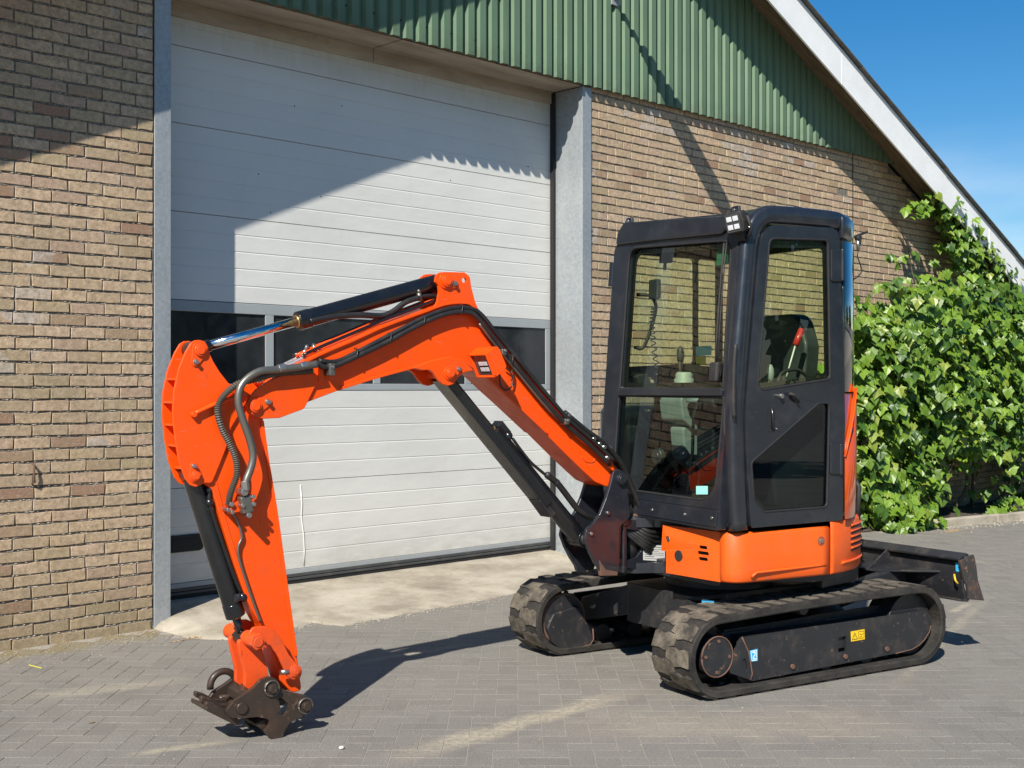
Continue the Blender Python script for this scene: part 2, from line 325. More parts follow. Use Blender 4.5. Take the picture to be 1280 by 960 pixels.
def ident(x, y, z): return (x, y, z)
class MB:
    def __init__(s, xf=ident): s.v = []; s.f = []; s.mi = []; s.xf = xf; s.cur = 0; s.sm = []
    def add(s, vs, fs, smooth=False):
        o = len(s.v); s.v += [s.xf(*p) for p in vs]
        for f in fs: s.f.append([i + o for i in f]); s.mi.append(s.cur); s.sm.append(smooth)
    def prism(s, poly, y0, y1, holes=(), plane='xz'):
        """polygon in the xz plane pushed from y0 to y1 (plane 'xy': pushed in z, 'yz': pushed in x)"""
        def place(p, d):
            return {'xz': (p[0], d, p[1]), 'xy': (p[0], p[1], d), 'yz': (d, p[0], p[1])}[plane]
        loops = [list(poly)] + [list(h) for h in holes]; flat = [p for L in loops for p in L]; n = len(flat)
        tris = tessellate_polygon([[Vector((p[0], p[1], 0)) for p in L] for L in loops])
        vs = [place(p, y0) for p in flat] + [place(p, y1) for p in flat]; fs = []
        if not holes: fs += [list(range(len(poly))), [n + i for i in reversed(range(len(poly)))]]
        else:
            for t in tris: fs += [list(t), [n + i for i in reversed(t)]]
        o = 0
        for L in loops:
            m = len(L)
            for i in range(m): j = (i + 1) % m; fs.append([o + i, n + o + i, n + o + j, o + j])
            o += m
        s.add(vs, fs); return s
    def box(s, a, b):
        x0, y0, z0 = a; x1, y1, z1 = b
        s.add([(x0, y0, z0), (x1, y0, z0), (x1, y1, z0), (x0, y1, z0), (x0, y0, z1), (x1, y0, z1), (x1, y1, z1), (x0, y1, z1)],
              [(0, 3, 2, 1), (4, 5, 6, 7), (0, 1, 5, 4), (1, 2, 6, 5), (2, 3, 7, 6), (3, 0, 4, 7)]); return s
    def bar(s, p0, p1, w, h, up=(0, 0, 1)):
        p0, p1 = Vector(p0), Vector(p1); d = (p1 - p0).normalized(); u = Vector(up); sd = d.cross(u)
        if sd.length < 1e-4: sd = d.cross(Vector((0, 1, 0)))
        sd.normalize(); u = sd.cross(d).normalized(); vs = []
        for p in (p0, p1):
            for a, b in ((-1, -1), (1, -1), (1, 1), (-1, 1)): vs.append(tuple(p + sd * a * w / 2 + u * b * h / 2))
        s.add(vs, [(0, 1, 2, 3), (7, 6, 5, 4), (0, 4, 5, 1), (1, 5, 6, 2), (2, 6, 7, 3), (3, 7, 4, 0)]); return s
    def tube(s, path, r, n=10, caps=True, smooth=True):
        P = [Vector(p) for p in path]; rings = []; prev = None
        for i, p in enumerate(P):
            d = (P[min(i + 1, len(P) - 1)] - P[max(i - 1, 0)]); d = d.normalized() if d.length > 1e-9 else Vector((0, 0, 1))
            if prev is None:
                a = d.orthogonal().normalized()
            else:
                a = prev - d * prev.dot(d); a = a.normalized() if a.length > 1e-6 else d.orthogonal().normalized()
            prev = a; b = d.cross(a); rr = r[i] if isinstance(r, (list, tuple)) else r
            rings.append([tuple(p + (a * math.cos(2 * math.pi * k / n) + b * math.sin(2 * math.pi * k / n)) * rr) for k in range(n)])
        vs = [q for g in rings for q in g]; fs = []
        for i in range(len(P) - 1):
            for k in range(n): k2 = (k + 1) % n; fs.append((i * n + k, i * n + k2, (i + 1) * n + k2, (i + 1) * n + k))
        s.add(vs, fs, smooth)
        if caps: s.add(rings[0], [list(reversed(range(n)))]); s.add(rings[-1], [list(range(n))])
        return s
    def cyl(s, p0, p1, r, n=20, r1=None): return s.tube([p0, p1], [r, r if r1 is None else r1], n)
    def cyly(s, x, z, y0, y1, r, n=20): return s.cyl((x, y0, z), (x, y1, z), r, n)
    def sweep(s, path, prof, ups, closed=False, smooth=False):
        """prof: list of (a,b); ups: frame vector for b at each path point"""
        P = [Vector(p) for p in path]; n = len(prof); vs = []
        for i, p in enumerate(P):
            d = (P[min(i + 1, len(P) - 1)] - P[max(i - 1, 0)]).normalized(); u = Vector(ups[i] if isinstance(ups, list) else ups)
            u = (u - d * u.dot(d)).normalized(); sd = d.cross(u)
            for a, b in prof: vs.append(tuple(p + sd * a + u * b))
        fs = []
        for i in range(len(P) - 1):
            for k in range(n): k2 = (k + 1) % n; fs.append((i * n + k, i * n + k2, (i + 1) * n + k2, (i + 1) * n + k))
        s.add(vs, fs, smooth); m = len(P) - 1
        s.add(vs[:n], [list(reversed(range(n)))]); s.add(vs[m * n:], [list(range(n))]); return s
    def sphere(s, c, r, n=12, sc=(1, 1, 1)):
        vs = []; fs = []; m = n // 2
        for i in range(m + 1):
            th = math.pi * i / m
            for k in range(n): ph = 2 * math.pi * k / n; vs.append((c[0] + r * sc[0] * math.sin(th) * math.cos(ph), c[1] + r * sc[1] * math.sin(th) * math.sin(ph), c[2] + r * sc[2] * math.cos(th)))
        for i in range(m):
            for k in range(n): k2 = (k + 1) % n; fs.append((i * n + k, (i + 1) * n + k, (i + 1) * n + k2, i * n + k2))
        s.add(vs, fs, True); return s
    def mat(s, i): s.cur = i; return s
    def build(s, name, mats, parent=None, bevel=0, seg=2, smooth_ang=None, fix=True, **k):
        me = bpy.data.meshes.new(name); me.from_pydata(s.v, [], s.f)
        mats = mats if isinstance(mats, (list, tuple)) else [mats]
        for m in mats: me.materials.append(M[m])
        me.polygons.foreach_set('material_index', s.mi); me.polygons.foreach_set('use_smooth', s.sm)
        if fix:
            bm = bmesh.new(); bm.from_mesh(me); bmesh.ops.remove_doubles(bm, verts=bm.verts, dist=1e-5)
            bmesh.ops.recalc_face_normals(bm, faces=bm.faces); bm.to_mesh(me); bm.free()
        me.update()
        o = bpy.data.objects.new(name, me); COL.objects.link(o)
        if parent: o.parent = parent
        if bevel:
            b = o.modifiers.new('bevel', 'BEVEL'); b.width = bevel; b.segments = seg; b.limit_method = 'ANGLE'; b.angle_limit = R(38); b.use_clamp_overlap = True
            b.harden_normals = False
            me.polygons.foreach_set('use_smooth', [True] * len(me.polygons))
            wnm = o.modifiers.new('weighted', 'WEIGHTED_NORMAL'); wnm.keep_sharp = True
            bm = bmesh.new(); bm.from_mesh(me)
            for e in bm.edges:
                if len(e.link_faces) == 2 and e.calc_face_angle(0) > R(38): e.smooth = True
            bm.to_mesh(me); bm.free()
        return tag(o, **k)
t = NT('cab_mirror'); t.set(Roughness=.03, Metallic=.0, Specular_IOR_Level=1.0, Coat_Weight=1.0); t.b.inputs['Base Color'].default_value = (.01, .02, .02, 1); t.b.inputs['Coat Roughness'].default_value = .02; M['cab_mirror'] = t.m
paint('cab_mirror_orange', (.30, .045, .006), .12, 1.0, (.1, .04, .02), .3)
paint('interior_green', (.01, .10, .06), .4, .1, (.05, .1, .08), .2)
paint('lamp_dark', (.05, .052, .055), .15, .6, (.1, .1, .1), .1)
paint('chrome_dark', (.16, .16, .17), .12, 0, (.1, .1, .1), .1, metallic=.9)
paint('brass', (.55, .38, .18), .3, 0, (.3, .2, .1), .3, metallic=.9)
paint('chrome_braid', (.55, .55, .54), .35, 0, (.2, .2, .2), .5, metallic=.8, scale=60)
paint('coil_rubber', (.075, .065, .05), .5, .1, (.12, .09, .06), .5)
paint('worn_steel', (.035, .033, .033), .55, .05, (.14, .07, .04), .8, wear=((.24, .11, .055), .08))
paint('tape_yellow', (.75, .68, .05), .5, .1, (.5, .45, .1), .2)
paint('dry_leaf', (.30, .20, .10), .8, 0, (.15, .10, .05), .5)
paint('rail_dark', (.055, .058, .06), .5, .1, (.15, .14, .12), .5)
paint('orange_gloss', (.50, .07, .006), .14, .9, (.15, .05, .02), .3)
paint('lime', (.50, .46, .39), .95, 0, (.25, .22, .18), .8)
paint('orange_worn', (.74, .075, .006), .5, .05, (.25, .06, .025), .6, wear=((.16, .05, .025), .02), scr=.6)
paint('lens_grey', (.62, .64, .66), .18, .8, (.4, .4, .4), .2)
paint('interior_pale', (.24, .29, .275), .5, .1, (.25, .28, .26), .3)

# ================================================================= GROUND
def in_poly(x, y, P):
    c = False; j = len(P) - 1
    for i in range(len(P)):
        if (P[i][1] > y) != (P[j][1] > y) and x < (P[j][0] - P[i][0]) * (y - P[i][1]) / (P[j][1] - P[i][1]) + P[i][0]: c = not c
        j = i
    return c
def view(p):
    """depth and sideways position in front of the viewpoint, used only to rank pieces by size"""
    d = Vector((p[0], p[1], 0)) - Vector((CAMP.x, CAMP.y, 0)); z = d.dot(CAMF); x = d.dot(CAMR)
    return z, (x / z if z > .1 else 9), ((p[2] if len(p) > 2 else 0) - CAMP.z) / max(z, .1)

g = MB(); g.add([(-400, -400, -.045), (400, -400, -.045), (400, 400, -.045), (-400, 400, -.045)], [(0, 1, 2, 3)])
ground = g.build('ground', 'asphalt', kind='structure', fix=False)
g = MB(); g.add([(-8, -9, -.0014), (22, -9, -.0014), (22, .02, -.0014), (-8, .02, -.0014)], [(0, 1, 2, 3)])
pave = g.build('pavement', 'joint_sand', kind='structure', fix=False)

EDGE = [(-0.0236,-0.2242),(-0.0319,-0.3542),(0.0682,-0.5549),(0.2114,-0.6635),(0.5243,-0.6264),(0.8726,-0.5234),(0.903,-0.7826),(1.2021,-0.7326),(1.559,-0.7177),(1.8572,-0.7097),(2.258,-0.6931),(2.5268,-0.6675),(3.37,-0.3645)] + [(3.9, -.28), (4.16, -.12)]
APR = [(.0, .36)] + [(.0, -.10)] + EDGE + [(4.16, .36)]
APR_IN = [(x, y + .05) for x, y in APR]
KERB_Y = lambda x: -.50 - .255 * max(0, x - 8.0) ** .92

def paver_verts(cx, cy, hx, hy, rot, z, tx, ty):
    ch = .0012; vs = []
    for (a, b, dz) in ((hx, hy, -.0075), (hx - ch, hy - ch, 0)):
        for sx, sy in ((-1, -1), (1, -1), (1, 1), (-1, 1)):
            X, Y = sx * a, sy * b; vs.append((cx + X * math.cos(rot) - Y * math.sin(rot), cy + X * math.sin(rot) + Y * math.cos(rot), z + dz + X * tx + Y * ty))
    return vs
PF = [(4, 5, 6, 7), (0, 1, 5, 4), (1, 2, 6, 5), (2, 3, 7, 6), (3, 0, 4, 7)]
pv = []; u = .1055; c45 = math.cos(R(45)); rot0 = R(45)
for i in range(-40, 290):
    for j in range(-190, 130):
        k = (i - j) % 4
        if k == 0: lx, ly, hx, hy = i + 1.0, j + .5, 1.0, .5
        elif k == 3: lx, ly, hx, hy = i + .5, j + 1.0, .5, 1.0
        else: continue
        X = (lx * c45 - ly * c45) * u - 4.03; Y = (lx * c45 + ly * c45) * u - 7.13
        if Y > -.035: continue
        z, ux, uy = view((X, Y))
        if z < 3.6 or z > 19 or abs(ux) > .56: continue
        if X > 8 and Y > KERB_Y(X) - .16: continue
        if in_poly(X, Y, APR_IN): continue
        pv.append((z, abs(ux) < .42 and z > 4.95, X, Y, hx * u - (.0026 if hx < hy else .0008) , hy * u - (.0008 if hx < hy else .0008)))
pv.sort(key=lambda a: (not a[1], a[0]))
pm = {}
def paver_mesh(hx, hy, var):
    k = (round(hx, 4), round(hy, 4), var)
    if k not in pm:
        me = bpy.data.meshes.new('paver'); me.from_pydata(paver_verts(0, 0, hx, hy, rot0, 0, rnd.uniform(-.005, .005), rnd.uniform(-.005, .005)), [], PF); me.materials.append(M['paver']); pm[k] = me
    return pm[k]
for q in pv[:300]:
    o = bpy.data.objects.new('paver', paver_mesh(q[4], q[5], rnd.randrange(4))); COL.objects.link(o); o.location = (q[2], q[3], rnd.uniform(-.0002, .0010)); o.parent = pave
g = MB()
for q in pv[300:]:
    g.add(paver_verts(q[2], q[3], q[4], q[5], rot0, rnd.uniform(-.0002, .0010), rnd.uniform(-.005, .005), rnd.uniform(-.005, .005)), PF)
o = g.build('paver_field', 'paver', pave, fix=False, kind='stuff')
print('pavers', len(pv))

# concrete apron in front of the door
g = MB(); n = 60; xs = [0.0 + 4.16 * i / n for i in range(n + 1)]
EP = [(-.03, -.16)] + EDGE
def edge_y(x):
    for a, b in zip(EP, EP[1:]):
        if a[0] <= x <= b[0]: return a[1] + (b[1] - a[1]) * (x - a[0]) / (b[0] - a[0] + 1e-9)
    return EP[-1][1]
vs = []; rows = [0, .25, .5, .75, .93, 1, 1.012]
for x in xs:
    e = edge_y(x) + rnd.uniform(-.018, .018)
    for k, rr in enumerate(rows):
        y = .36 + (e - .36) * rr; z = [.102, .078, .052, .028, .012, .004, -.03][k] + rnd.uniform(-.0015, .0015)
        if y < -.02: z = z * min(1, x / .12) if z > 0 else z
        vs.append((x, y, z))
m = len(rows); fs = [(i * m + k, i * m + k + 1, (i + 1) * m + k + 1, (i + 1) * m + k) for i in range(n) for k in range(m - 1)]
g.add(vs, fs, True); apron = g.build('concrete_apron', 'concrete', kind='structure')

# ================================================================= BARN
barn = empty('barn', (0, 0, 0), label='yellow brick barn with green steel gable, white verge boards and wide white sectional door', cat='barn')
SL = .43; RX = 4.18; RZ = 8.174 - SL * RX        # ridge on the wall plane
def soff(x): return RZ - SL * abs(x - RX)
OV = .40; EAVE = 13.4; LE = 2 * RX - EAVE
# --- mortar backing of the two brick walls
def wall_profile(x0, x1, zt):
    pts = [(x0, -.05), (x1, -.05)]
    xs = [x1] + [x for x in (12.0, 9.31, 4.18, -.95, -4) if x0 < x < x1] + [x0]
    for x in xs: pts.append((x, min(zt, soff(x) - .01)))
    return pts
CLZ = 4.135
g = MB(); g.prism(wall_profile(LE + .2, 0.0, CLZ), .0065, .22); wl = g.build('brick_wall', 'mortar', barn, label='brick wall left of the white door')
g = MB(); g.prism(wall_profile(4.150, EAVE - .2, CLZ), .0065, .22); wr = g.build('brick_wall', 'mortar', barn, label='brick wall right of the white door')
# --- bricks
BL, BH = .2215, .0732; bh = BH - .0140; bl = BL - .0095
def brick_verts(cx, cz, hx, hz, yo, jit):
    """worn brick: eight points round each ring so that the arrises wander"""
    ch = .0018; vs = []; ring = ((-1, -1), (-.35, -1), (.35, -1), (1, -1), (1, 1), (.4, 1), (-.3, 1), (-1, 1))
    j = [(rnd.uniform(-jit, jit) * 1.3, rnd.uniform(-jit, jit) * (1.0 if abs(sx) == 1 else 1.4)) for sx, sz in ring]
    for (yy, c) in ((.0165, 0), (-.0005 + ch, 0), (-.0005, ch)):
        for q, (sx, sz) in enumerate(ring):
            vs.append((cx + sx * (hx - (c if abs(sx) == 1 else 0)) + j[q][0], yy + yo, cz + sz * (hz - c) + j[q][1]))
    return vs
BF = [(16, 17, 22, 23), (17, 18, 21, 22), (18, 19, 20, 21)] + [(8 + k, 8 + (k + 1) % 8, 16 + (k + 1) % 8, 16 + k) for k in range(8)] + [(k, (k + 1) % 8, 8 + (k + 1) % 8, 8 + k) for k in range(8)]
br = []
def course(x0, x1, row, dirn, wallid):
    z = -.012 + BH * (row + .5)
    off = (BL / 2 if row % 2 else 0) + rnd.uniform(-.012, .012)
    x = (x1 - off) if dirn < 0 else (x0 + off)
    if off > .03: br.append(((x1 - off / 2) if dirn < 0 else (x0 + off / 2), z, off / 2 - .005, wallid))
    while (x > x0 if dirn < 0 else x < x1):
        L = BL
        if rnd.random() < .045: L = BL * .5
        a, b = (x - L, x) if dirn < 0 else (x, x + L)
        a, b = max(a, x0), min(b, x1)
        top = soff(b if b > RX else a)
        if b - a > .03 and z + bh / 2 < min(CLZ + .03, top + .02) and rnd.random() > .0025:
            br.append(((a + b) / 2, z, (b - a) / 2 - .0048 + rnd.uniform(-.0015, .0015), wallid))
        x += dirn * L
for row in range(57):
    course(LE + .2, -.003, row, -1, 0); course(4.153, EAVE - .2, row, 1, 1)
def bscore(b):
    z, ux, uy = view((b[0], 0, b[1])); vis = abs(ux) < .43 and -.33 < uy < .33
    if b[3] == 1 and 5.2 < b[0] and b[1] < 2.3: vis = False
    return (not vis, z)
br.sort(key=bscore)
bmesh_pool = {}
def brick_obj(b):
    L = round(b[2], 3) if abs(b[2] - bl / 2) > .004 else round(bl / 2, 3)
    k = (L, rnd.randrange(6))
    if k not in bmesh_pool:
        me = bpy.data.meshes.new('brick'); me.from_pydata(brick_verts(0, 0, L, bh / 2, 0, .0022), [], BF); me.materials.append(M['brick']); bmesh_pool[k] = me
    o = bpy.data.objects.new('brick', bmesh_pool[k]); COL.objects.link(o); o.parent = (wl, wr)[b[3]]
    o.location = (b[0], rnd.choice((-.001, 0, .001, .0022)), b[1] + rnd.uniform(-.0015, .0015)); o.rotation_euler = (0, rnd.uniform(-.006, .006), 0)
for b in br[:300]: brick_obj(b)
for wid, par in ((0, wl), (1, wr)):
    g = MB()
    for b in br[300:]:
        if b[3] == wid: g.add(brick_verts(b[0], b[1] + rnd.uniform(-.0015, .0015), b[2], bh / 2, rnd.choice((-.001, 0, .001, .0022)), .0022), BF)
    g.build('brickwork', 'brick', par, fix=False, kind='stuff')
# crumbly proud mortar between the bricks
g = MB()
for b in br:
    z, ux, uy = view((b[0], 0, b[1]))
    if abs(ux) > .45 or z > 15: continue
    for _ in range(8 if z < 9 else 4):
        s = rnd.uniform(.003, .0075); x = b[0] + rnd.uniform(-.11, .11); zz = b[1] + BH / 2 + rnd.uniform(-.003, .002); y = .007 - rnd.uniform(0, .004)
        if not (x < -.01 or x > 4.16): continue
        pts = [(x - s * rnd.uniform(.8, 2.5), y, zz), (x, y, zz - s * .5), (x + s * rnd.uniform(.8, 2.5), y, zz + .001), (x, y, zz + s * .5), (x, y - s * .9, zz)]
        g.add(pts, [(0, 1, 4), (1, 2, 4), (2, 3, 4), (3, 0, 4)])
g.build('mortar_crumbs', 'lime', barn, fix=False, kind='stuff')
# end walls and back
g = MB(); g.box((EAVE - .42, .225, -.05), (EAVE - .2, 14, soff(EAVE) + .08)); g.box((LE + .2, .225, -.05), (LE + .42, 14, soff(EAVE) + .08)); g.prism([(LE + .2, -.05), (EAVE - .2, -.05), (EAVE - .2, soff(EAVE) + .05), (RX, RZ - .05), (LE + .2, soff(LE) + .05)], 14, 14.2)
g.build('rear_wall', 'brick', barn)
# rusty iron wall tie on the left wall
# --- cladding
def clad_sheet(x0, nr, pitch=.126):
    """one trapezoidal sheet of nr ribs, hung from the roof line"""
    prof = []
    for k in range(nr):
        b = x0 + k * pitch; prof += [(b, -.026), (b + .030, -.026), (b + .046, -.060), (b + .110, -.060), (b + pitch, -.026)]
    P = []
    for p in prof:
        if not P or abs(P[-1][0] - p[0]) > 1e-6: P.append(p)
    vs = []; n = len(P)
    for x, y in P: vs.append((x, y, CLZ - .012))
    for x, y in P: vs.append((x, y, max(CLZ, soff(x) + .02)))
    fs = [(i, i + 1, n + i + 1, n + i) for i in range(n - 1)]
    o = MB(); o.add(vs, fs); return o
k = 0; x = -1.30
PIT = .126
while x < 9.6:
    s_ = clad_sheet(x, 8); ob = s_.build('cladding_sheet', 'green_cladding', barn, fix=False)
    so_ = ob.modifiers.new('skin', 'SOLIDIFY'); so_.thickness = .0012
    g = MB()
    for q in range(0, 8, 1):
        for zz in (CLZ + .12, CLZ + 1.3):
            if zz < soff(x + q * PIT) and q % 2 == 0: g.cyl((x + q * PIT + .015, -.026, zz), (x + q * PIT + .015, -.034, zz), .008, 6)
    if g.v: g.build('screw', 'dark_steel', ob)
    x += 8 * PIT
# beam and packing behind the foot of the cladding
g = MB(); g.box((-1.2, -.02, CLZ - .004), (9.25, .2, CLZ + .10)); g.build('ledger_board', 'soffit_wood', barn, bevel=.004)
# lintel over the door: two concrete lengths with a joint
for a, b, dz in ((-.05, 2.02, 0), (2.026, 4.032, -.004)):
    g = MB(); g.box((a, .0, CLZ - .03 + dz + .018), (b, .36, CLZ - .006)); g.box((a, .33, CLZ - .12), (b, .355, CLZ - .0125)); g.build('door_lintel', 'lintel_concrete', barn, bevel=.006)
# --- galvanised jambs
g = MB(); g.box((.0, -.012, -.02), (.1135, .0, CLZ - .02)); g.box((.104, .0005, -.02), (.1125, .346, CLZ - .02)); g.build('door_jamb', 'galvanised', barn, bevel=.002, label='left galvanised steel jamb')
g = MB(); g.box((4.034, -.012, -.02), (4.148, .0, CLZ - .012)); g.box((4.035, .0005, -.02), (4.043, .346, CLZ - .02)); g.build('door_jamb', 'galvanised', barn, bevel=.002, label='right galvanised steel jamb')
g = MB(); g.box((4.006, .305, .1), (4.0335, .347, CLZ - .03)); g.build('edge_seal', 'seal_black', barn)
g = MB(); g.box((.1135, .31, .1), (.14, .347, CLZ - .03)); g.build('edge_seal', 'seal_black', barn)
for z in (.62, 1.45, 2.02, 2.9, 3.55, 3.95):          # foam squeezed out beside the right jamb
    g = MB(); g.tube([(4.155, .002, z - .05), (4.158, -.004, z), (4.153, .0, z + .05)], [.004, .008, .003], 5); g.build('wall_tie', 'rust', barn)
# --- sectional door
door = MB(); DY = .35
joints = [.206, .845, 1.502, 2.116, 2.71, 3.305, 3.826, CLZ - .02]
def skin(z0, z1, n, x0=.118, x1=4.03):
    """ribbed skin between z0 and z1: n flat bands parted by V grooves"""
    P = []; h = (z1 - z0) / n
    P.append((z0, .008)); P.append((z0 + .0025, 0))
    for k in range(n):
        a = z0 + h * (k + 1)
        if k < n - 1: P += [(a - .007, 0), (a - .002, .0023), (a + .002, .0023), (a + .004, 0)]
    P.append((z1 - .0025, 0)); P.append((z1, .008))
    vs = []
    for z, y in P: vs.append((x0, DY + y, z)); vs.append((x1, DY + y, z))
    return vs, [(2 * i, 2 * i + 1, 2 * i + 3, 2 * i + 2) for i in range(len(P) - 1)]
dr = MB(); dr.box((.118, DY + .013, .13), (4.03, DY + .05, 1.503)); dr.box((.118, DY + .013, 2.115), (4.03, DY + .05, CLZ - .02)); dr.box((.118, DY + .035, 1.503), (4.03, DY + .05, 2.115))
doorob = dr.build('sectional_door', 'seal_black', barn)
for i, (a, b) in enumerate(zip(joints, joints[1:])):
    if i == 2: continue
    nb = 5
    if i == 6: nb = 2
    if i in (5,): nb = 4
    s_ = MB(); v_, f_ = skin(a + .0008, b - .0008, nb); s_.add(v_, f_); s_.build('door_panel', 'door_white', doorob, fix=False)
s_ = MB(); s_.box((.118, DY - .003, .172), (4.03, DY + .03, .206)); s_.build('bottom_rail', 'door_rail', doorob, bevel=.003)
s_ = MB(); s_.box((.118, DY - .005, .150), (4.03, DY + .03, .1715)); s_.box((.118, DY - .012, .128), (4.03, DY + .03, .146)); s_.build('ribbed_rail', 'rail_dark', doorob, bevel=.003)
s_ = MB(); s_.box((.118, DY - .001, .1461), (4.03, DY + .03, .1499)); s_.box((.118, DY - .006, .078), (4.03, DY + .03, .1279)); s_.build('bottom_seal', 'seal_black', doorob)
s_ = MB(); s_.box((.118, DY - .003, 2.040), (4.03, DY + .03, 2.114)); s_.box((.118, DY - .003, 1.503), (4.03, DY + .03, 1.552))
s_.build('window_rail', 'door_rail', doorob, bevel=.003)
bars = [.118, 1.098, 2.071, 3.026, 3.985]
for i, bx in enumerate(bars):
    w0 = bx - .035 if i else bx; w1 = bx + .035 if i < 4 else 4.03
    if i == 0: w1 = .165
    s_ = MB(); s_.box((w0, DY - .0028, 1.5525), (w1, DY + .03, 2.0395)); s_.build('window_bar', 'door_rail', doorob, bevel=.003)
for a, b in zip(bars, bars[1:]):
    s_ = MB(); s_.box((a + .03, DY + .010, 1.545), (b - .03, DY + .016, 2.045)); s_.build('window_pane', 'door_pane', doorob)
    s_ = MB(); x0, x1, z0, z1 = a + .0345, b - .0345, 1.552, 2.0400
    for p, q in (((x0, z0), (x1, z0)), ((x0, z1), (x1, z1)), ((x0, z0), (x0, z1)), ((x1, z0), (x1, z1))): s_.tube([(p[0], DY + .008, p[1]), (q[0], DY + .008, q[1])], .0045, 5)
    s_.build('gasket', 'seal_black', doorob)
hx, hz = [(0.4476,0.4699)][0]
s_ = MB(); s_.prism(fillet([(hx - .16, hz - .055), (hx + .115, hz - .055), (hx + .115, hz + .06), (hx - .16, hz + .06)], .04), DY - .010, DY + .02)
s_.prism(fillet([(hx - .125, hz - .028), (hx + .085, hz - .028), (hx + .085, hz + .032), (hx - .125, hz + .032)], .025), DY - .013, DY - .009); s_.build('door_grip', 'seal_black', doorob, bevel=.003)
crease = [(1.3639,0.8148),(1.3781,0.674),(1.3711,0.5871),(1.3923,0.4512),(1.3994,0.3221),(1.3924,0.2236)]
s_ = MB(); s_.tube([(x, DY - .001, z) for x, z in crease], .0042, 6); s_.build('dent_crease', 'door_white', doorob)
for x, z in [(1.3095,3.5714),(1.0036,3.0399),(1.7347,3.6397),(2.0783,4.0402),(2.261,4.1867),(3.732,3.4347),(2.8315,3.2107),(1.5443,2.94),(1.1043,2.7776)]:
    s_ = MB(); s_.cyl((x, DY - .002, z), (x + .003, DY + .004, z - .008), .0042, 5); s_.build('paint_chip', 'seal_black', doorob)
# --- verges, soffits and roof
for sgn in (1, -1):
    fx = lambda x: x if sgn > 0 else 2 * RX - x
    cuts = [RX, 7.6, 11.1, EAVE + .15]
    for a, b in zip(cuts, cuts[1:]):
        g = MB(); za, zb = soff(a), soff(b); gp = .004
        pl = [(fx(a + gp), za - .225), (fx(b - gp), zb - .225), (fx(b - gp), zb + .145), (fx(a + gp), za + .145)]
        g.prism(pl, -OV - .022, -OV); g.build('verge_board', 'fascia_white', barn, bevel=.003)
        g = MB(); sl_ = (zb - za) / (b - a)
        for q in range(2):
            y0, y1 = (-OV + .002, -OV / 2 - .004) if q == 0 else (-OV / 2 + .001, -.005)
            g2 = MB(); g2.prism([(fx(a + gp), za), (fx(b - gp), zb), (fx(b - gp), zb + .02), (fx(a + gp), za + .02)], y0, y1); g2.build('soffit_board', 'soffit_wood', barn, bevel=.002)
    # purlin ends / roof sheets: overlapping corrugated sheets
    L = EAVE + .35 - RX; nS = 5
    for k in range(nS):
        a = RX + L * k / nS - (.06 if k else 0); b = RX + L * (k + 1) / nS
        lift = .012 if True else 0
        g = MB(); vs = []; nb = 3
        ys = [-OV - .07 + .05 * i for i in range(8)] + [0, 14.4]
        za = RZ - SL * (a - RX) + .160; zb = RZ - SL * (b - RX) + .160 + .010
        vs = [(fx(a), -OV - .075, za), (fx(b), -OV - .075, zb), (fx(b), 14.4, zb), (fx(a), 14.4, za)]
        vs += [(x, y, z - .010) for x, y, z in vs]
        g.add(vs, [(0, 1, 2, 3), (7, 6, 5, 4), (0, 4, 5, 1), (1, 5, 6, 2), (2, 6, 7, 3), (3, 7, 4, 0)]); g.build('roof_sheet', 'roof_sheet', barn)
g = MB(); g.prism([(RX - .22, RZ + .10), (RX, RZ + .21), (RX + .22, RZ + .10), (RX + .2, RZ + .08), (RX, RZ + .18), (RX - .2, RZ + .08)], -OV - .08, 14.4); g.build('ridge_cap', 'roof_sheet', barn)

# --- yard lamp on the gable: thin arm and long head, straight out from the wall
lamp = empty('yard_lamp', (4.40, -.06, 4.94), label='grey yard lamp on a thin arm straight out from the green gable', cat='lamp')
g = MB(); g.box((-.05, -.012, -.06), (.05, .0, .06)); g.build('wall_plate', 'galvanised', lamp, bevel=.003)
g = MB(); g.cyl((0, -.01, 0), (0, -.24, .01), .026, 10); g.build('arm', 'galvanised', lamp)
g = MB(); P = fillet([(-.045, -.20), (.045, -.20), (.125, -.48), (.135, -.78), (.06, -.88), (-.06, -.88), (-.135, -.78), (-.125, -.48)], .03)
g.prism(P, -.02, .055, plane='xy'); g.build('lamp_head', 'galvanised', lamp, bevel=.015, seg=3)
g = MB(); g.prism([(x * .8, y * .9 - .06) for x, y in P], -.032, -.021, plane='xy'); g.build('lamp_glass', 'lens_white', lamp, bevel=.006)
# thin cable down the wall
cz = [(8.5414,4.1914),(8.5411,4.0215),(8.5408,3.8427),(8.5402,3.5119),(8.5391,2.9043)]
g = MB(); g.tube([(x, -.012, z) for x, z in cz], .0045, 6); g.build('wall_cable', 'hose_black', barn)
# old iron hooks in the left wall
for (px, pz) in [(-0.7808,1.0176)]:
    g = MB(); g.tube([(px, -.004, pz + .06), (px + .004, -.02, pz + .05), (px, -.03, pz), (px + .006, -.02, pz - .05), (px - .004, -.004, pz - .06)], .0065, 6); g.build('wall_hook', 'rust', barn)

# ================================================================= EXCAVATOR
# machine frame: x forward (towards the arm), y to the driver's left, z up, origin under the slew centre
HEAD = R(166.7026)
ex = empty('mini_excavator', (1.8818, -2.9819, 0), HEAD, label='orange and black mini excavator with enclosed cab and rubber tracks parked before the white door', cat='excavator')
PSI = R(4); HX = .62
def bx(x, y, z):            # boom frame -> machine frame (swing about the post)
    return (HX + x * math.cos(PSI) - y * math.sin(PSI), x * math.sin(PSI) + y * math.cos(PSI), z)
F0, TL = .56, .085
def fx_(x, y, z):           # leaning front of the cab: x out of the face, y across, z height
    return (F0 - TL * (z - 1.45) + x, y, z)

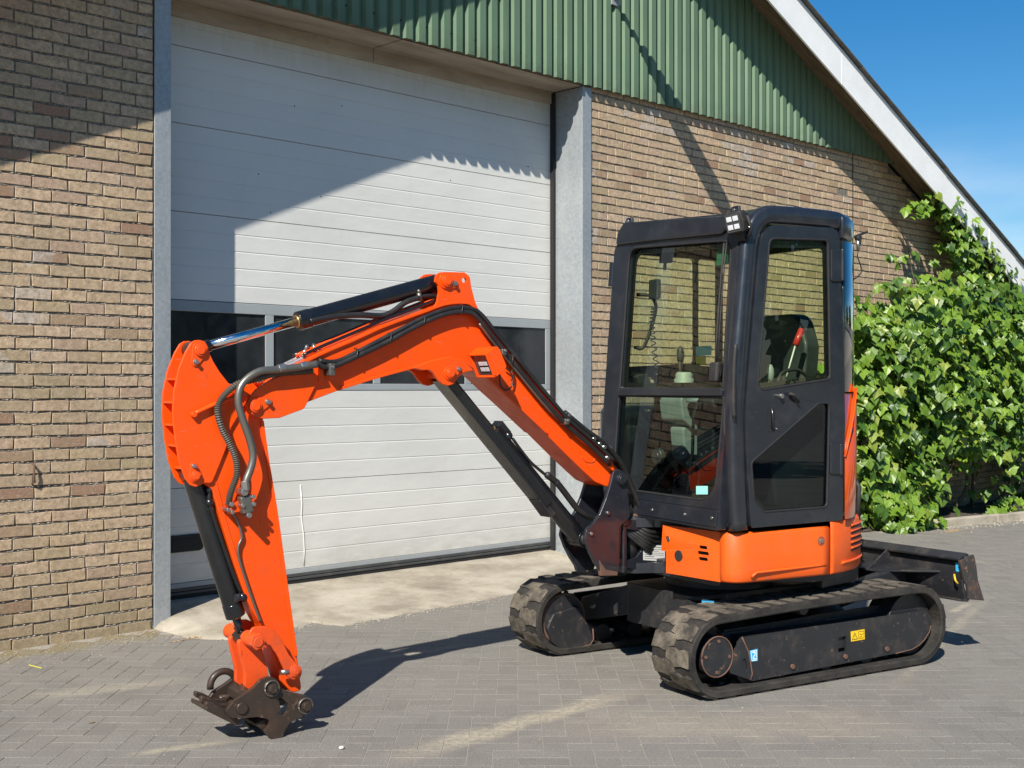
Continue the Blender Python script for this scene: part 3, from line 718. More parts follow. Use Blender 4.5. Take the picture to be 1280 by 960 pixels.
# ---------------------------------------------------------------- tracks
def loop_pts(off, cf):
    """closed track loop offset outwards by off from its inner face; resampled by length"""
    r1, r2, cb = .177, .190, .765; z1, z2 = r1 + .031, r2 + .031
    A = [(cf + (r1 + off) * math.cos(a), z1 + (r1 + off) * math.sin(a)) for a in [-math.pi / 2 + math.pi * k / 48 for k in range(49)]]
    B_ = [(-cb + (r2 + off) * math.cos(a), z2 + (r2 + off) * math.sin(a)) for a in [math.pi / 2 + math.pi * k / 48 for k in range(49)]]
    top = [(cf - (cf + cb) * k / 20, (z1 + r1) + (z2 + r2 - z1 - r1) * k / 20 + off + .008 * math.sin(math.pi * k / 20)) for k in range(1, 20)]
    P = A + top + B_ + [A[0]]
    L = [0]
    for a, b in zip(P, P[1:]): L.append(L[-1] + math.hypot(b[0] - a[0], b[1] - a[1]))
    return P, L
def at_len(PL, s):
    P, L = PL; s %= L[-1]
    import bisect
    i = min(max(bisect.bisect_right(L, s) - 1, 0), len(P) - 2); t_ = (s - L[i]) / (L[i + 1] - L[i] + 1e-12)
    a, b = P[i], P[i + 1]; d = (b[0] - a[0], b[1] - a[1]); n = math.hypot(*d) or 1
    return (a[0] + d[0] * t_, a[1] + d[1] * t_), (d[1] / n, -d[0] / n), (d[0] / n, d[1] / n)
def make_track(y0, y1, label, cf):
    side = 1 if y0 > 0 else -1
    g = MB(); base = loop_pts(0, cf); N = 132; LT = base[1][-1]; vs = []; fs = []
    prof = [(y0 + .004, -.014), (y0, -.008), (y0, .018), (y0 + .012, .0225), (y1 - .012, .0225), (y1, .018), (y1, -.008), (y1 - .004, -.014)]
    for i in range(N):
        p, nn, tt = at_len(base, LT * i / N)
        for y, o in prof: vs.append((p[0] + nn[0] * o, y, p[1] + nn[1] * o))
    m = len(prof)
    for i in range(N):
        for k in range(m):
            k2 = (k + 1) % m; i2 = (i + 1) % N; fs.append((i * m + k, i * m + k2, i2 * m + k2, i2 * m + k))
    g.add(vs, fs, False)
    # inner drive lugs
    for i in range(44):
        p, nn, tt = at_len(base, LT * i / 44)
        for yy in ((y0 + y1) / 2 - .035, (y0 + y1) / 2 + .035):
            c = Vector((p[0] - nn[0] * .012, yy, p[1] - nn[1] * .012)); g.bar(c - Vector((tt[0], 0, tt[1])) * .014, c + Vector((tt[0], 0, tt[1])) * .014, .022, .03, (nn[0], 0, nn[1]))
    # tread blocks: staggered, toothed pads reaching in from either edge
    nb = 35; pitch = LT / nb; wd = y1 - y0
    for i in range(nb):
        for q in (0, 1):
            s0 = (i + .5 * q) * pitch; ya, yb = (y0 + .004, y0 + wd * .60) if q == 0 else (y1 - .004, y1 - wd * .60)
            h0, h1 = .0215, .031
            # outline in (s, y): wide at the edge, stepping to a narrower tongue at mid track
            ht = rnd.uniform(-.001, .001)
            out = [(-.36, 0), (.28, 0), (.37, .20), (.27, .42), (.36, .60), (.30, 1.0), (-.14, 1.0), (-.20, .78), (-.40, .62), (-.33, .34)]
            inn = [(a * .93, .015 + b * .97) for a, b in out]
            n = len(out); vv = []
            for (L_, hh) in ((out, h0), (inn, h1 + ht)):
                for a, b in L_:
                    p, nn, tt = at_len(base, s0 + a * pitch); y = ya + (yb - ya) * b
                    vv.append((p[0] + nn[0] * hh, y, p[1] + nn[1] * hh))
            ff = [(k, (k + 1) % n, n + (k + 1) % n, n + k) for k in range(n)]
            g.mat(0); g.add(vv, ff)
            ctr = len(vv); g.mat(1); g.add(vv[n:], [tuple(range(n))])
    o = g.build('rubber_track', ['track_rubber', 'track_dust'], ex, label=label, fix=False)
    bm = bmesh.new(); bm.from_mesh(o.data); bmesh.ops.remove_doubles(bm, verts=bm.verts, dist=1e-5); bmesh.ops.recalc_face_normals(bm, faces=bm.faces); bm.to_mesh(o.data); bm.free()
    return o
def lower_gear(side):
    y = lambda a: side * a
    def yy(a, b): return (min(side * a, side * b), max(side * a, side * b))
    cf = .652 if side > 0 else .740; ya_, yb_ = (.475, .775) if side > 0 else (.445, .745); hz = .205; DY_ = 0 if side > 0 else -.03
    y = lambda a: side * (a + DY_)
    tr = make_track(*yy(ya_, yb_), 'near rubber track' if side > 0 else 'far rubber track', cf)
    # round final-drive hub at the front end, idler at the back
    g = MB(); g.cyly(cf, hz, y(.50), y(.60), .140, 36); g.cyly(cf, hz, y(.60), y(.735), .100, 36); g.cyly(cf, hz, y(.735), y(.742), .094, 36)
    for k in range(20):
        a = 2 * math.pi * k / 20; g.bar((cf + .13 * math.cos(a), y(.55), hz + .13 * math.sin(a)), (cf + .160 * math.cos(a), y(.55), hz + .160 * math.sin(a)), .02, .025, (0, 1, 0))
    w = g.build('drive_sprocket', 'dark_steel', tr, bevel=.004)
    g = MB(); g.tube([(cf + .099 * math.cos(a / 24 * math.tau), y(.7415), hz + .099 * math.sin(a / 24 * math.tau)) for a in range(25)], .004, 6)
    g.build('hub_rim', 'rust', tr)
    for a in (95, 185, 275, 5): 
        g = MB(); a = R(a); g.cyly(cf + .076 * math.cos(a), hz + .076 * math.sin(a), y(.741), y(.748), .009, 6); g.build('bolt', 'rust', tr)
    g = MB(); g.cyly(-.765, .221, y(.54), y(.70), .170, 36); g.cyly(-.765, .221, y(.70), y(.722), .06, 20); g.build('idler_wheel', 'dark_steel', tr, bevel=.005)
    for x in (-.42, -.12, .2, .44):
        g = MB(); g.cyly(x, .092, y(.54), y(.71), .052, 20); g.build('track_roller', 'dark_steel', tr, bevel=.004)
    g = MB(); g.cyly(.02, .375, y(.55), y(.69), .035, 16); g.build('carrier_roller', 'dark_steel', tr, bevel=.004)
    return tr
tn = lower_gear(1); tf = lower_gear(-1)
# --- side frames
SF = [(0.5161,0.2644),(0.4477,0.281),(-0.8496,0.2908),(-0.9019,0.2549),(-0.9018,0.2105),(-0.8494,0.1274),(-0.7459,0.0814),(0.432,0.0561),(0.4848,0.1023)]
def side_frame(side):
    g = MB(); ya, yb = (.60, .735) if side > 0 else (-.735, -.60)
    hole = [(-0.1818,0.2108),(-0.2407,0.213),(-0.2406,0.133),(-0.1817,0.1311)]
    P = fillet(SF, .02, 3)
    g.prism(P, yb - .014 if side > 0 else ya, yb if side > 0 else ya + .014, holes=[hole])
    g.box((-.70, ya + .02 if side > 0 else ya + .016, .15), (.45, yb - .016 if side > 0 else yb - .02, .275))
    g.prism([(SF[0][0], .13), (SF[0][0] - .02, .30), (-.78, .325), (-.80, .30), (-.72, .12)], ya, ya + .015)
    o = g.build('track_frame', 'dark_steel', ex, bevel=.004)
    return o
sfn = side_frame(1); sff = side_frame(-1)
def plate_s(name, pts, y0, y1, mat, par, bevel=.002, rad=0, **k):
    g = MB(); g.prism(fillet(pts, rad, 4) if rad else pts, y0, y1); return g.build(name, mat, par, bevel=bevel, **k)
# tie-down lug with a slot, standing out at the front end of the near side frame
lug = [(0.4922,0.2851),(0.4501,0.2092),(0.4238,0.0949),(0.4344,0.0644),(0.5704,0.1165),(0.5755,0.1564)]
slot = [(0.4922,0.1704),(0.4765,0.1804),(0.4607,0.1549),(0.4555,0.1185),(0.4713,0.1046),(0.4923,0.1229)]
g = MB(); g.prism(fillet(lug, .006, 3), .725, .742, holes=[fillet(slot, .012, 3)]); g.build('tie_down_lug', 'dark_steel', sfn, bevel=.003)
edge = [(0.494,0.2856),(0.473,0.2478),(0.4519,0.2098),(0.4361,0.1484),(0.4256,0.0955),(0.4362,0.065)]
g = MB(); g.tube([(x, .742, z) for x, z in edge], .0042, 6); g.build('worn_edge', 'rust', sfn)
edge = [(-0.8994,0.2022),(-0.8862,0.1681),(-0.847,0.128),(-0.8015,0.102),(-0.7436,0.0864),(-0.6166,0.0787)]
g = MB(); g.tube([(x, .735, z) for x, z in edge], .003, 5); g.build('worn_edge', 'rust', sfn)
for p in [(0.1496,0.0987),(-0.2288,0.107),(-0.544,0.1123)]:
    g = MB(); g.cyly(p[0], p[1], .733, .745, .013, 8); g.build('bolt', 'rust', sfn)
def sticker(par, name, mat, corners, y, marks=(), ink='ink', th=.0015):
    """flat sticker in an xz plane, corners TL TR BR BL; marks: polylines in 0..1 coordinates"""
    g = MB(); g.prism(corners, y, y + th); o = g.build(name, mat, par)
    if marks:
        g = MB(); TLc, TR, BR, BLc = [Vector(c) for c in corners]
        def P(u, v): a = TLc.lerp(TR, u); b = BLc.lerp(BR, u); q = a.lerp(b, v); return (q.x, y + th + .0003, q.y)
        for poly in marks:
            w = poly[0]
            for a, b in zip(poly[1:], poly[2:]):
                pa, pb = Vector(P(*a)), Vector(P(*b)); d = (pb - pa); 
                if d.length < 1e-6: continue
                d.normalize(); nn = Vector((d.z, 0, -d.x)) * w / 2; pa -= d * w * .3; pb += d * w * .3
                g.add([tuple(pa + nn), tuple(pb + nn), tuple(pb - nn), tuple(pa - nn)], [(0, 1, 2, 3)])
        g.build('print', ink, par, fix=False)
    return o
WARN = [(.0035, (.08, .85), (.27, .2), (.46, .85), (.08, .85)), (.003, (.27, .42), (.27, .62)), (.003, (.27, .70), (.27, .74)),
        (.0025, (.55, .15), (.55, .85), (.93, .85), (.93, .15), (.55, .15)), (.003, (.62, .35), (.75, .55), (.86, .4)), (.003, (.62, .7), (.8, .7))]
HOOK = [(.005, (.35, .2), (.65, .2), (.65, .45), (.4, .6), (.4, .8), (.65, .8)), (.003, (.15, .08), (.85, .08), (.85, .92), (.15, .92), (.15, .08))]
sticker(sfn, 'warning_sticker', 'sticker_yellow', [(-0.2718,0.2333),(-0.3739,0.2356),(-0.3768,0.1821),(-0.2747,0.1802)], .7355, WARN)
sticker(sfn, 'lashing_sticker', 'sticker_blue', [(0.4385,0.2105),(0.3853,0.2146),(0.3854,0.1546),(0.428,0.1555)], .7355, HOOK, 'ink_blue')
# --- centre frame between the tracks
g = MB()
g.prism(fillet([(-.45, -.30), (-.45, .30), (.45, .30), (.45, -.30)], .06), .20, .42, plane='xy')
for s_ in (1, -1):
    for xx in (.34, -.38):
        g.add([(xx - .11, s_ * .25, .24), (xx + .11, s_ * .25, .24), (xx + .11, s_ * .25, .41), (xx - .11, s_ * .25, .41), (xx - .08 + .06, s_ * .62, .15), (xx + .12 + .06, s_ * .62, .15), (xx + .12 + .06, s_ * .62, .29), (xx - .08 + .06, s_ * .62, .29)],
              [(0, 1, 5, 4), (1, 2, 6, 5), (2, 3, 7, 6), (3, 0, 4, 7), (0, 3, 2, 1), (4, 5, 6, 7)])
cf = g.build('centre_frame', 'dark_steel', ex, bevel=.008)
g = MB(); g.cyl((0, 0, .42), (0, 0, .52), .30, 40); g.build('slew_ring', 'dark_steel', ex, bevel=.004)
# inner cover plate of the far front hub, seen through the loop
fh = [(0.7355,0.2597),(0.6473,0.2743),(0.5354,0.0657),(0.5579,0.0404),(0.7683,0.036),(0.8335,0.0838),(0.8658,0.1683),(0.8226,0.2452)]
g = MB(); g.prism(fillet(fh, .03, 4), -.53, -.452); g.build('motor_cover', 'dark_steel', tf, bevel=.006)
g = MB(); g.tube([(.740 + .140 * math.cos(a / 30 * math.tau), -.480, .205 + .140 * math.sin(a / 30 * math.tau)) for a in range(31)], .011, 8); g.build('hub_rim', 'rust', tf)
tw = [(0.5523,0.0384),(0.5297,0.0637),(0.541,0.0787)]; g = MB(); g.tube([(x, -.450, z) for x, z in [(0.7817,0.0365),(0.6611,0.0369),(0.572,0.0455),(0.5495,0.0752),(0.5551,0.1356)]], .004, 6); g.build('worn_edge', 'rust', tf)
STK = [(0.4369,0.3875)]
bp = [(0.3893,0.419),(0.484,0.4245),(0.484,0.3957),(0.3893,0.3857)]
def sticker_f(par, name, mat, corners, x, lines=None):
    g = MB(); g.prism(corners, x, x + .0015, plane='yz'); return g.build(name, mat, par)
sticker_f(cf, 'lashing_sticker', 'sticker_blue', bp, .452)

# ---------------------------------------------------------------- dozer blade behind the tracks
bl_ = MB()
prof = [(-1.085, .345), (-1.10, .56), (-1.165, .585), (-1.175, .575), (-1.13, .52), (-1.115, .42), (-1.14, .345), (-1.18, .325), (-1.17, .315)]
bl_.prism([(-1.150, .328), (-1.128, .40), (-1.122, .48), (-1.135, .545), (-1.165, .588), (-1.185, .582), (-1.158, .54), (-1.142, .48), (-1.145, .40), (-1.19, .318)], -.765, .765)
bl_.prism([(-1.095, .562), (-1.165, .590), (-1.168, .575), (-1.098, .547)], -.765, .765)
bl_.prism([(-1.105, .335), (-1.180, .326), (-1.178, .312), (-1.103, .322)], -.765, .765)
blade = bl_.build('dozer_blade', 'dark_steel', ex, bevel=.004)
EP_ = [(-1.0863,0.5524),(-1.2021,0.5801),(-1.2226,0.5153),(-1.2362,0.4328),(-1.2914,0.312),(-1.1606,0.3309),(-1.1471,0.4085),(-1.1132,0.4562)]
for s_ in (1, -1):
    g = MB(); g.prism(EP_, s_ * .765, s_ * .785); g.build('end_plate', 'worn_steel' if s_ > 0 else 'dark_steel', blade, bevel=.004, label='rusty near end plate' if s_ > 0 else None)
g = MB(); g.prism([(0.7204,0.5344),(0.7694,0.5357),(0.772,0.4845),(0.7231,0.4851)], -1.124, -1.1225, plane='yz'); g.build('lashing_sticker', 'sticker_blue', blade)
g = MB(); g.tube([(-1.10, .73, .47), (-1.09, .745, .44), (-1.10, .755, .42)], .006, 6); g.build('lashing_eye', 'hook_yellow', blade)
# push arms, box rib and gusset
for s_ in (.34, -.34):
    g = MB(); g.bar((-.40, s_, .30), (-1.12, s_, .42), .07, .11); g.build('blade_arm', 'dark_steel', blade, bevel=.008)
g = MB()
g.add([(-1.125, .62, .475), (-1.125, -.62, .475), (-.93, -.42, .455), (-.93, .30, .455), (-1.125, .62, .463), (-1.125, -.62, .463), (-.93, -.42, .443), (-.93, .30, .443)],
      [(0, 3, 2, 1), (4, 5, 6, 7), (0, 1, 5, 4), (1, 2, 6, 5), (2, 3, 7, 6), (3, 0, 4, 7)])
g.prism([(-1.125, .47), (-1.115, .57), (-.93, .455)], .24, .252); g.prism([(-1.125, .47), (-1.115, .57), (-.93, .455)], -.36, -.348)
g.prism([(-1.125, .34), (-1.125, .46), (-.94, .445), (-.98, .36)], .20, .212)
g.build('blade_rib', 'dark_steel', blade, bevel=.003)
g = MB(); g.cyl((-.52, .08, .40), (-1.06, .08, .44), .045, 16); g.build('blade_cylinder', 'cylinder_black', blade)

# ---------------------------------------------------------------- upper frame and covers
g = MB()
P = [(.60, .60), (.60, -.45)] + [(.775 * math.cos(R(a)) * .97, .775 * math.sin(R(a)) * .97) for a in range(-60, -301, -12)]
P = [p for p in P if p[0] < .61]
g.prism(fillet([(.50, .70), (.52, .18), (.50, -.50), (.2, -.70)], .05) + [(.745 * math.cos(R(a)), .745 * math.sin(R(a))) for a in range(-95, -256, -10)] + [(.0, .735)], .515, .60, plane='xy')
uf = g.build('upper_frame', 'dark_steel', ex, bevel=.008)
# nose carrying the swing post: two thick lugs on a webbed bracket
def nose_poly(x): return fillet([(.40, -.24), (.40, .24), (.56, .13), (.665, .085), (.70, 0), (.665, -.085), (.56, -.13)], [.0, .0, .03, .05, .05, .05, .03])
g = MB(); g.prism(nose_poly(0), .53, .585, plane='xy'); g.prism(nose_poly(0), .775, .825, plane='xy')
no_ = fillet([(0.7866,0.827),(0.6279,0.8139),(0.5307,0.787),(0.4541,0.7609),(0.4542,0.5181),(0.5634,0.5395),(0.6813,0.5571),(0.8075,0.5878),(0.8127,0.6261),(0.7814,0.6534)], [.01, 0, .01, 0, 0, 0, .02, .02, .02, .01], 3)
nh_ = fillet([(0.7499,0.7783),(0.6332,0.7586),(0.6118,0.7188),(0.6172,0.6506),(0.6493,0.6144),(0.7289,0.5989),(0.7605,0.6181)], [.01, .02, .03, .03, .03, .01, .01], 4)
g.prism(no_, .072, .090, holes=[nh_]); g.prism(no_, -.19, -.172, holes=[nh_])
g.box((.36, -.28, .54), (.44, .62, .80))
nose = g.build('swing_bracket', 'charcoal', ex, bevel=.006)
g = MB(); g.cyl((HX, 0, .60), (HX, 0, .77), .055, 20); g.build('swing_pin', 'dark_steel', nose)
g = MB(); g.cyl((HX - .01, 0, .823), (HX - .01, 0, .842), .05, 24); g.build('pin_cap', 'rust', nose, bevel=.004)
# bundle of hoses inside the bracket opening
for k in range(6):
    a = rnd.uniform(-.1, .1); g = MB(); g.tube(spline([(.42, -.02 + .03 * k, .60 + .03 * k), (.52, .06 + .01 * k, .62 + .025 * k), (.60, .10, .66 + .02 * k), (.72, .06 - .02 * k, .76 + .02 * k)], 6), .012, 8); g.build('hydraulic_hose', 'hose_black', nose)
# orange skirts: front/side panel wraps the corner; z .552-.80
CF = .522
def skirt(path, z0, z1, th, name, mat, holes=None, lab=None, zs=None):
    g = MB(); n = len(path); P = [Vector((p[0], p[1], 0)) for p in path]; N_ = []
    for i in range(n):
        d = (P[min(i + 1, n - 1)] - P[max(i - 1, 0)]).normalized(); N_.append(Vector((d.y, -d.x, 0)))
    rows = zs or [(z0, -.004), (z0 + .012, 0), (z1 - .03, 0), (z1 - .012, -.004), (z1, -.018)]
    vs = []; fs = []
    for i in range(n):
        for z, o in rows: q = P[i] + N_[i] * o; vs.append((q.x, q.y, z))
    m = len(rows)
    for i in range(n - 1):
        for k in range(m - 1): fs.append((i * m + k, i * m + k + 1, (i + 1) * m + k + 1, (i + 1) * m + k))
    g.add(vs, fs, True); o = g.build(name, mat, ex, label=lab, fix=False)
    s_ = o.modifiers.new('t', 'SOLIDIFY'); s_.thickness = th; s_.offset = 0
    return o
# front face traced on the machine, then the round corner, then the side
def arc(cx, cy, r, a0, a1, n): return [(cx + r * math.cos(R(a0 + (a1 - a0) * k / n)), cy + r * math.sin(R(a0 + (a1 - a0) * k / n))) for k in range(n + 1)]
front = [(.60, .235), (.597, .30), (.590, .40), (.580, .50), (.568, .60)]
corner = [(.560, .655), (.552, .69), (.538, .716), (.516, .735), (.488, .746), (.45, .751)]
sidep = [(.45 - .06 * k, .751 + .002 * k) for k in range(1, 9)] + [(-.088, .765)]
FP = [(0.1658,0.7889),(0.1862,0.6553),(0.2537,0.6545),(0.2402,0.5478)]
zt_, zb_ = .800, .552
# front panel: plate with the notch at its inner end and punched holes
fp_out = [(.235, .800), (.655, .800), (.655, .552), (.275, .552), (.275, .665), (.235, .665)]
def frontx(y): return .60 - .03 * max(0, (y - .235) / .42) ** 1.6 * 1.25
c1 = [(0.2871,0.7293)][0]; c2 = [(0.3727,0.6531)][0]; c3 = [(0.5449,0.6826)][0]
g = MB(lambda x, y, z: (frontx(y) + x - (.012 if z > .795 else 0), y, z))
holes = [circ(c1[0], c1[1], .017, 14), circ(c2[0], c2[1], .029, 20)]
for dz, wd in ((.031, .030), (.002, .042), (-.028, .034)):
    holes.append(fillet([(c3[0] - wd, c3[1] + dz - .008), (c3[0] + wd, c3[1] + dz - .008), (c3[0] + wd * .85, c3[1] + dz + .009), (c3[0] - wd * .85, c3[1] + dz + .009)], .006, 2))
g.prism(fp_out, -.008, .0, holes=holes, plane='yz')
sk = g.build('side_skirt', 'orange_cover', ex, bevel=.003)
g = MB(lambda x, y, z: (x, y, z))
def wrap(path, zs, th=.008):
    P = [Vector((p[0], p[1], 0)) for p in path]; n = len(P); vs = []; fs = []; m = len(zs)
    for lay in (0, 1):
        for i in range(n):
            d = (P[min(i + 1, n - 1)] - P[max(i - 1, 0)]).normalized(); nn = Vector((-d.y, d.x, 0)) * -1
            if nn.dot(P[i]) < 0: nn = -nn
            for z, o in zs: q = P[i] + nn * (o - lay * th); vs.append((q.x, q.y, z))
    for i in range(n - 1):
        for k in range(m - 1):
            a = (i * m + k, i * m + k + 1, (i + 1) * m + k + 1, (i + 1) * m + k); fs.append(a); fs.append(tuple(v + n * m for v in reversed(a)))
        for k, kk in ((0, 0), (m - 1, m - 1)): fs.append((i * m + k, (i + 1) * m + k, n * m + (i + 1) * m + k, n * m + i * m + k))
    for i in (0, n - 1):
        for k in range(m - 1): fs.append((i * m + k, i * m + k + 1, n * m + i * m + k + 1, n * m + i * m + k))
    return vs, fs
ZS = [(.552, -.008), (.562, -.001), (.60, 0), (.788, 0), (.796, -.004), (.803, -.016)]
cpath = [(frontx(.655), .655)] + corner[1:] + sidep
v_, f_ = wrap(cpath, ZS); g.add(v_, f_, True); skc = g.build('side_skirt', 'orange_cover', ex, label='orange skirt panel wrapping the corner below the cab door')
# pressed rib along the side
g = MB(); rb = [(0.4695,0.5892),(0.4219,0.6053),(-0.0468,0.6186),(-0.0641,0.6132),(-0.064,0.5925)]; 
g.tube([(x, .766, z) for x, z in [(.452, .583), (.42, .602), (.0, .606), (-.06, .606)]], .007, 8); g.build('pressed_rib', 'orange_cover', skc)
g = MB(); 
g.cyly([(-0.0241,0.7337)][0][0], [(-0.0241,0.7337)][0][1], .758, .7665, .022, 20); g.build('latch_recess', 'orange_cover', skc, bevel=.004)
lc = [(-0.0241,0.7316)][0]
g = MB(); g.tube([(lc[0] + .021 * math.cos(k / 24 * math.tau), .7665, lc[1] + .021 * math.sin(k / 24 * math.tau)) for k in range(25)], .003, 6); g.build('latch_ring', 'rust', skc)
g = MB(); g.cyly(lc[0], lc[1], .762, .772, .013, 14); g.build('latch_bolt', 'steel', skc, bevel=.002)
g = MB(lambda x, y, z: (frontx(y) + x, y, z)); g.cyl((-.003, c1[0], c1[1]), (-.016, c1[0], c1[1]), .013, 14); g.build('latch_bolt', 'steel', sk)
g = MB(lambda x, y, z: (frontx(y) + x, y, z)); g.cyl((-.001, c2[0], c2[1]), (.004, c2[0], c2[1]), .0285, 20); g.build('rubber_plug', 'black_rubber', sk, bevel=.002)
# rear corner cover with louvres: follows the tail radius
tail = [(.775 * math.cos(R(a)), .775 * math.sin(R(a))) for a in range(98, 262, 3)]
def tailr(a): return (.775 * math.cos(R(a)), .775 * math.sin(R(a)))
tp = [(-.096, .768)] + [tailr(a) for a in range(99, 150, 3)]
g = MB(); v_, f_ = wrap(tp, [(.552, -.008), (.562, 0), (.70, 0), (.815, 0), (.83, -.006), (.84, -.02)]); g.add(v_, f_, True)
rc = g.build('rear_corner_cover', 'orange_cover', ex)
for k, z in enumerate((.655, .685, .715, .745, .775)):
    arcp = [tailr(a) for a in range(112, 138, 2)]
    g = MB(); v_, f_ = wrap([(x * 1.0035, y * 1.0035) for x, y in arcp], [(z, 0), (z + .013, -.0005)], .004); g.add(v_, f_, True); g.build('louvre_slot', 'interior_dark', rc)
    g = MB(); v_, f_ = wrap([(x * 1.009, y * 1.009) for x, y in arcp], [(z + .011, -.004), (z + .016, .002), (z + .022, -.003)], .004); g.add(v_, f_, True); g.build('louvre_lip', 'orange_cover', rc)
g = MB(); g.tube([(x * 1.003, y * 1.003, .605) for x, y in [tailr(a) for a in range(104, 140, 3)]], .007, 8); g.build('pressed_rib', 'orange_cover', rc)
# counterweight round the tail and the hood on the right
g = MB(); T_ = [tailr(a) for a in range(150, 262, 4)]
g.prism([(x * .99, y * .99) for x, y in T_] + [(.0, -.74), (.0, .2)], .545, .84, plane='xy'); g.build('counterweight', 'charcoal', ex, bevel=.02, seg=3)
g = MB(); g.prism([(x * .985, y * .985) for x, y in [tailr(a) for a in range(126, 150, 4)]] + [(-.2, .3), (-.10, .70)], .47, .60, plane='xy'); g.build('tail_guard', 'dark_steel', ex, bevel=.01)
g = MB(); hp = fillet([(.36, -.34), (.36, -.66), (.28, -.73), (-.2, -.74), (-.34, -.68), (-.36, -.34)], .08); g.prism(hp, .60, 1.42, plane='xy'); g.build('tank_hood', 'charcoal', ex, bevel=.07, seg=5)
g = MB(); g.prism([(.50, -.36), (.48, -.52), (.40, -.72), (.10, -.745), (.10, -.36)], .56, .66, plane='xy'); g.build('step_plate', 'dark_steel', ex, bevel=.01)
# orange engine cover behind the cab
ecv = MB(); EC = [tailr(a) for a in range(118, 232, 4)]
ecv.prism([(x * .975, y * .975) for x, y in EC] + [(-.30, -.60), (-.30, .67)], .835, 1.47, plane='xy'); eo = ecv.build('engine_cover', 'orange_cover', ex, bevel=.05, seg=4)
# rating plate on the frame beside the skirt
LINES = [(.004, (.06, .12), (.22, .12)), (.003, (.3, .12), (.95, .12)), (.002, (.06, .26), (.95, .26)), (.002, (.06, .38), (.7, .38)), (.0035, (.06, .50), (.25, .50)), (.002, (.35, .50), (.95, .50)),
         (.002, (.06, .62), (.22, .62)), (.002, (.3, .62), (.95, .62)), (.003, (.06, .74), (.5, .74)), (.002, (.06, .87), (.95, .87))]
sticker(nose, 'rating_plate', 'sticker_white', [(0.6068,0.68),(0.46,0.666),(0.4601,0.5793),(0.6069,0.5986)], .0902, LINES)
# ---------------------------------------------------------------- cab
CY0, CY1 = -.335, .765
g = MB(fx_)
outer = fillet([(-.335, .838), (.700, .815), (.715, 2.40), (.55, 2.405), (-.235, 2.452), (-.275, 2.40), (-.333, 2.30)], [.01, .01, .01, 0, .02, .02, .02], 3)
h1 = fillet([(-.196, 1.516), (.668, 1.514), (.662, 2.262), (-.192, 2.305)], [.015, .015, .07, .07])
h2 = fillet([(-.199, 1.478), (-.196, .965), (.66, .955), (.682, 1.474)], [.015, .05, .13, .015])
g.prism(outer, -.055, 0, holes=[h1, h2], plane='yz')
cab = g.build('cab_frame', 'charcoal', ex, bevel=.006)
def frame_strip(loop, name, mat, par, r, xf, x=.0):
    g = MB(xf); L = list(loop) + [loop[0], loop[1]]; g.tube([(x, p[0], p[1]) for p in L], r, 6, caps=False); return g.build(name, mat, par)
frame_strip(h1, 'window_gasket', 'seal_black', cab, .007, fx_, -.004); frame_strip(h2, 'window_gasket', 'seal_black', cab, .007, fx_, -.004)
def scale_loop(L, dx):
    cx = sum(p[0] for p in L) / len(L); cy = sum(p[1] for p in L) / len(L); return [(cx + (p[0] - cx) * (1 - dx), cy + (p[1] - cy) * (1 - dx)) for p in L]
g = MB(fx_); g.prism(h1, -.032, -.027, holes=[scale_loop(h1, .09)], plane='yz'); g.build('upper_sash', 'cylinder_black', cab)
g = MB(fx_); g.add([(-.024, y, z) for y, z in [(-.196, 1.516), (.668, 1.514), (.662, 2.262), (-.192, 2.305)]], [(0, 1, 2, 3)]); g.build('front_window_pane', 'glass_green', cab, fix=False)
g = MB(fx_); g.add([(-.018, y, z) for y, z in [(-.199, 1.478), (-.196, .965), (.66, .955), (.682, 1.474)]], [(0, 1, 2, 3)]); g.build('lower_window_pane', 'glass_dark', cab, fix=False)
g = MB(fx_); g.box((-.02, -.20, 1.480), (.012, .675, 1.514)); g.build('cross_bar', 'charcoal', cab, bevel=.004)
g = MB(fx_); g.prism([(-.30, .845), (.69, .832), (.69, .912), (-.30, .920)], -.004, .006, plane='yz'); g.prism([(-.30, .925), (.69, .917), (.69, .921), (-.30, .929)], -.004, .003, plane='yz'); g.build('lower_panel', 'charcoal', cab, bevel=.003)
for yy in (.18, .45, .66):
    g = MB(fx_); g.cyl((.005, yy, .875), (.012, yy, .875), .008, 6); g.build('bolt', 'steel', cab)
# side roof rail and pillars as one bent tube
prof = []
for k in range(16):
    a = 2 * math.pi * k / 16; c, s_ = math.cos(a), math.sin(a); prof.append((math.copysign(abs(c) ** .55, c) * .040, math.copysign(abs(s_) ** .55, s_) * .048))
def pillar_path(y):
    P = [(.505, y, .815), (.520, y, 1.05), (.527, y, 1.36), (.508, y, 1.62), (.452, y, 2.12), (.437, y, 2.24), (.400, y, 2.335), (.330, y, 2.388), (.22, y, 2.397), (.0, y, 2.400), (-.14, y, 2.398), (-.20, y - .01, 2.392), (-.245, y - .03, 2.375)]
    return spline(P, 5)
pp = pillar_path(.722); cen = Vector((.12, .722, 1.6))
ups = []
for p in pp: ups.append((cen - p) * Vector((1, 0, 1)) if False else (p - cen))
g = MB(); g.sweep(pp, prof, ups, smooth=True); g.build('side_pillar', 'charcoal', cab)
g = MB(); g.box((-.215, .70, .84), (-.165, .738, 2.36)); g.build('rear_pillar', 'charcoal', cab, bevel=.008)
pp2 = [Vector((p.x, -.300, p.z)) for p in pp]; g = MB(); g.sweep(pp2, [(a * .6, b * .6) for a, b in prof], [(p - Vector((.12, -.3, 1.6))) for p in pp2], smooth=True); g.build('side_pillar', 'charcoal', cab)
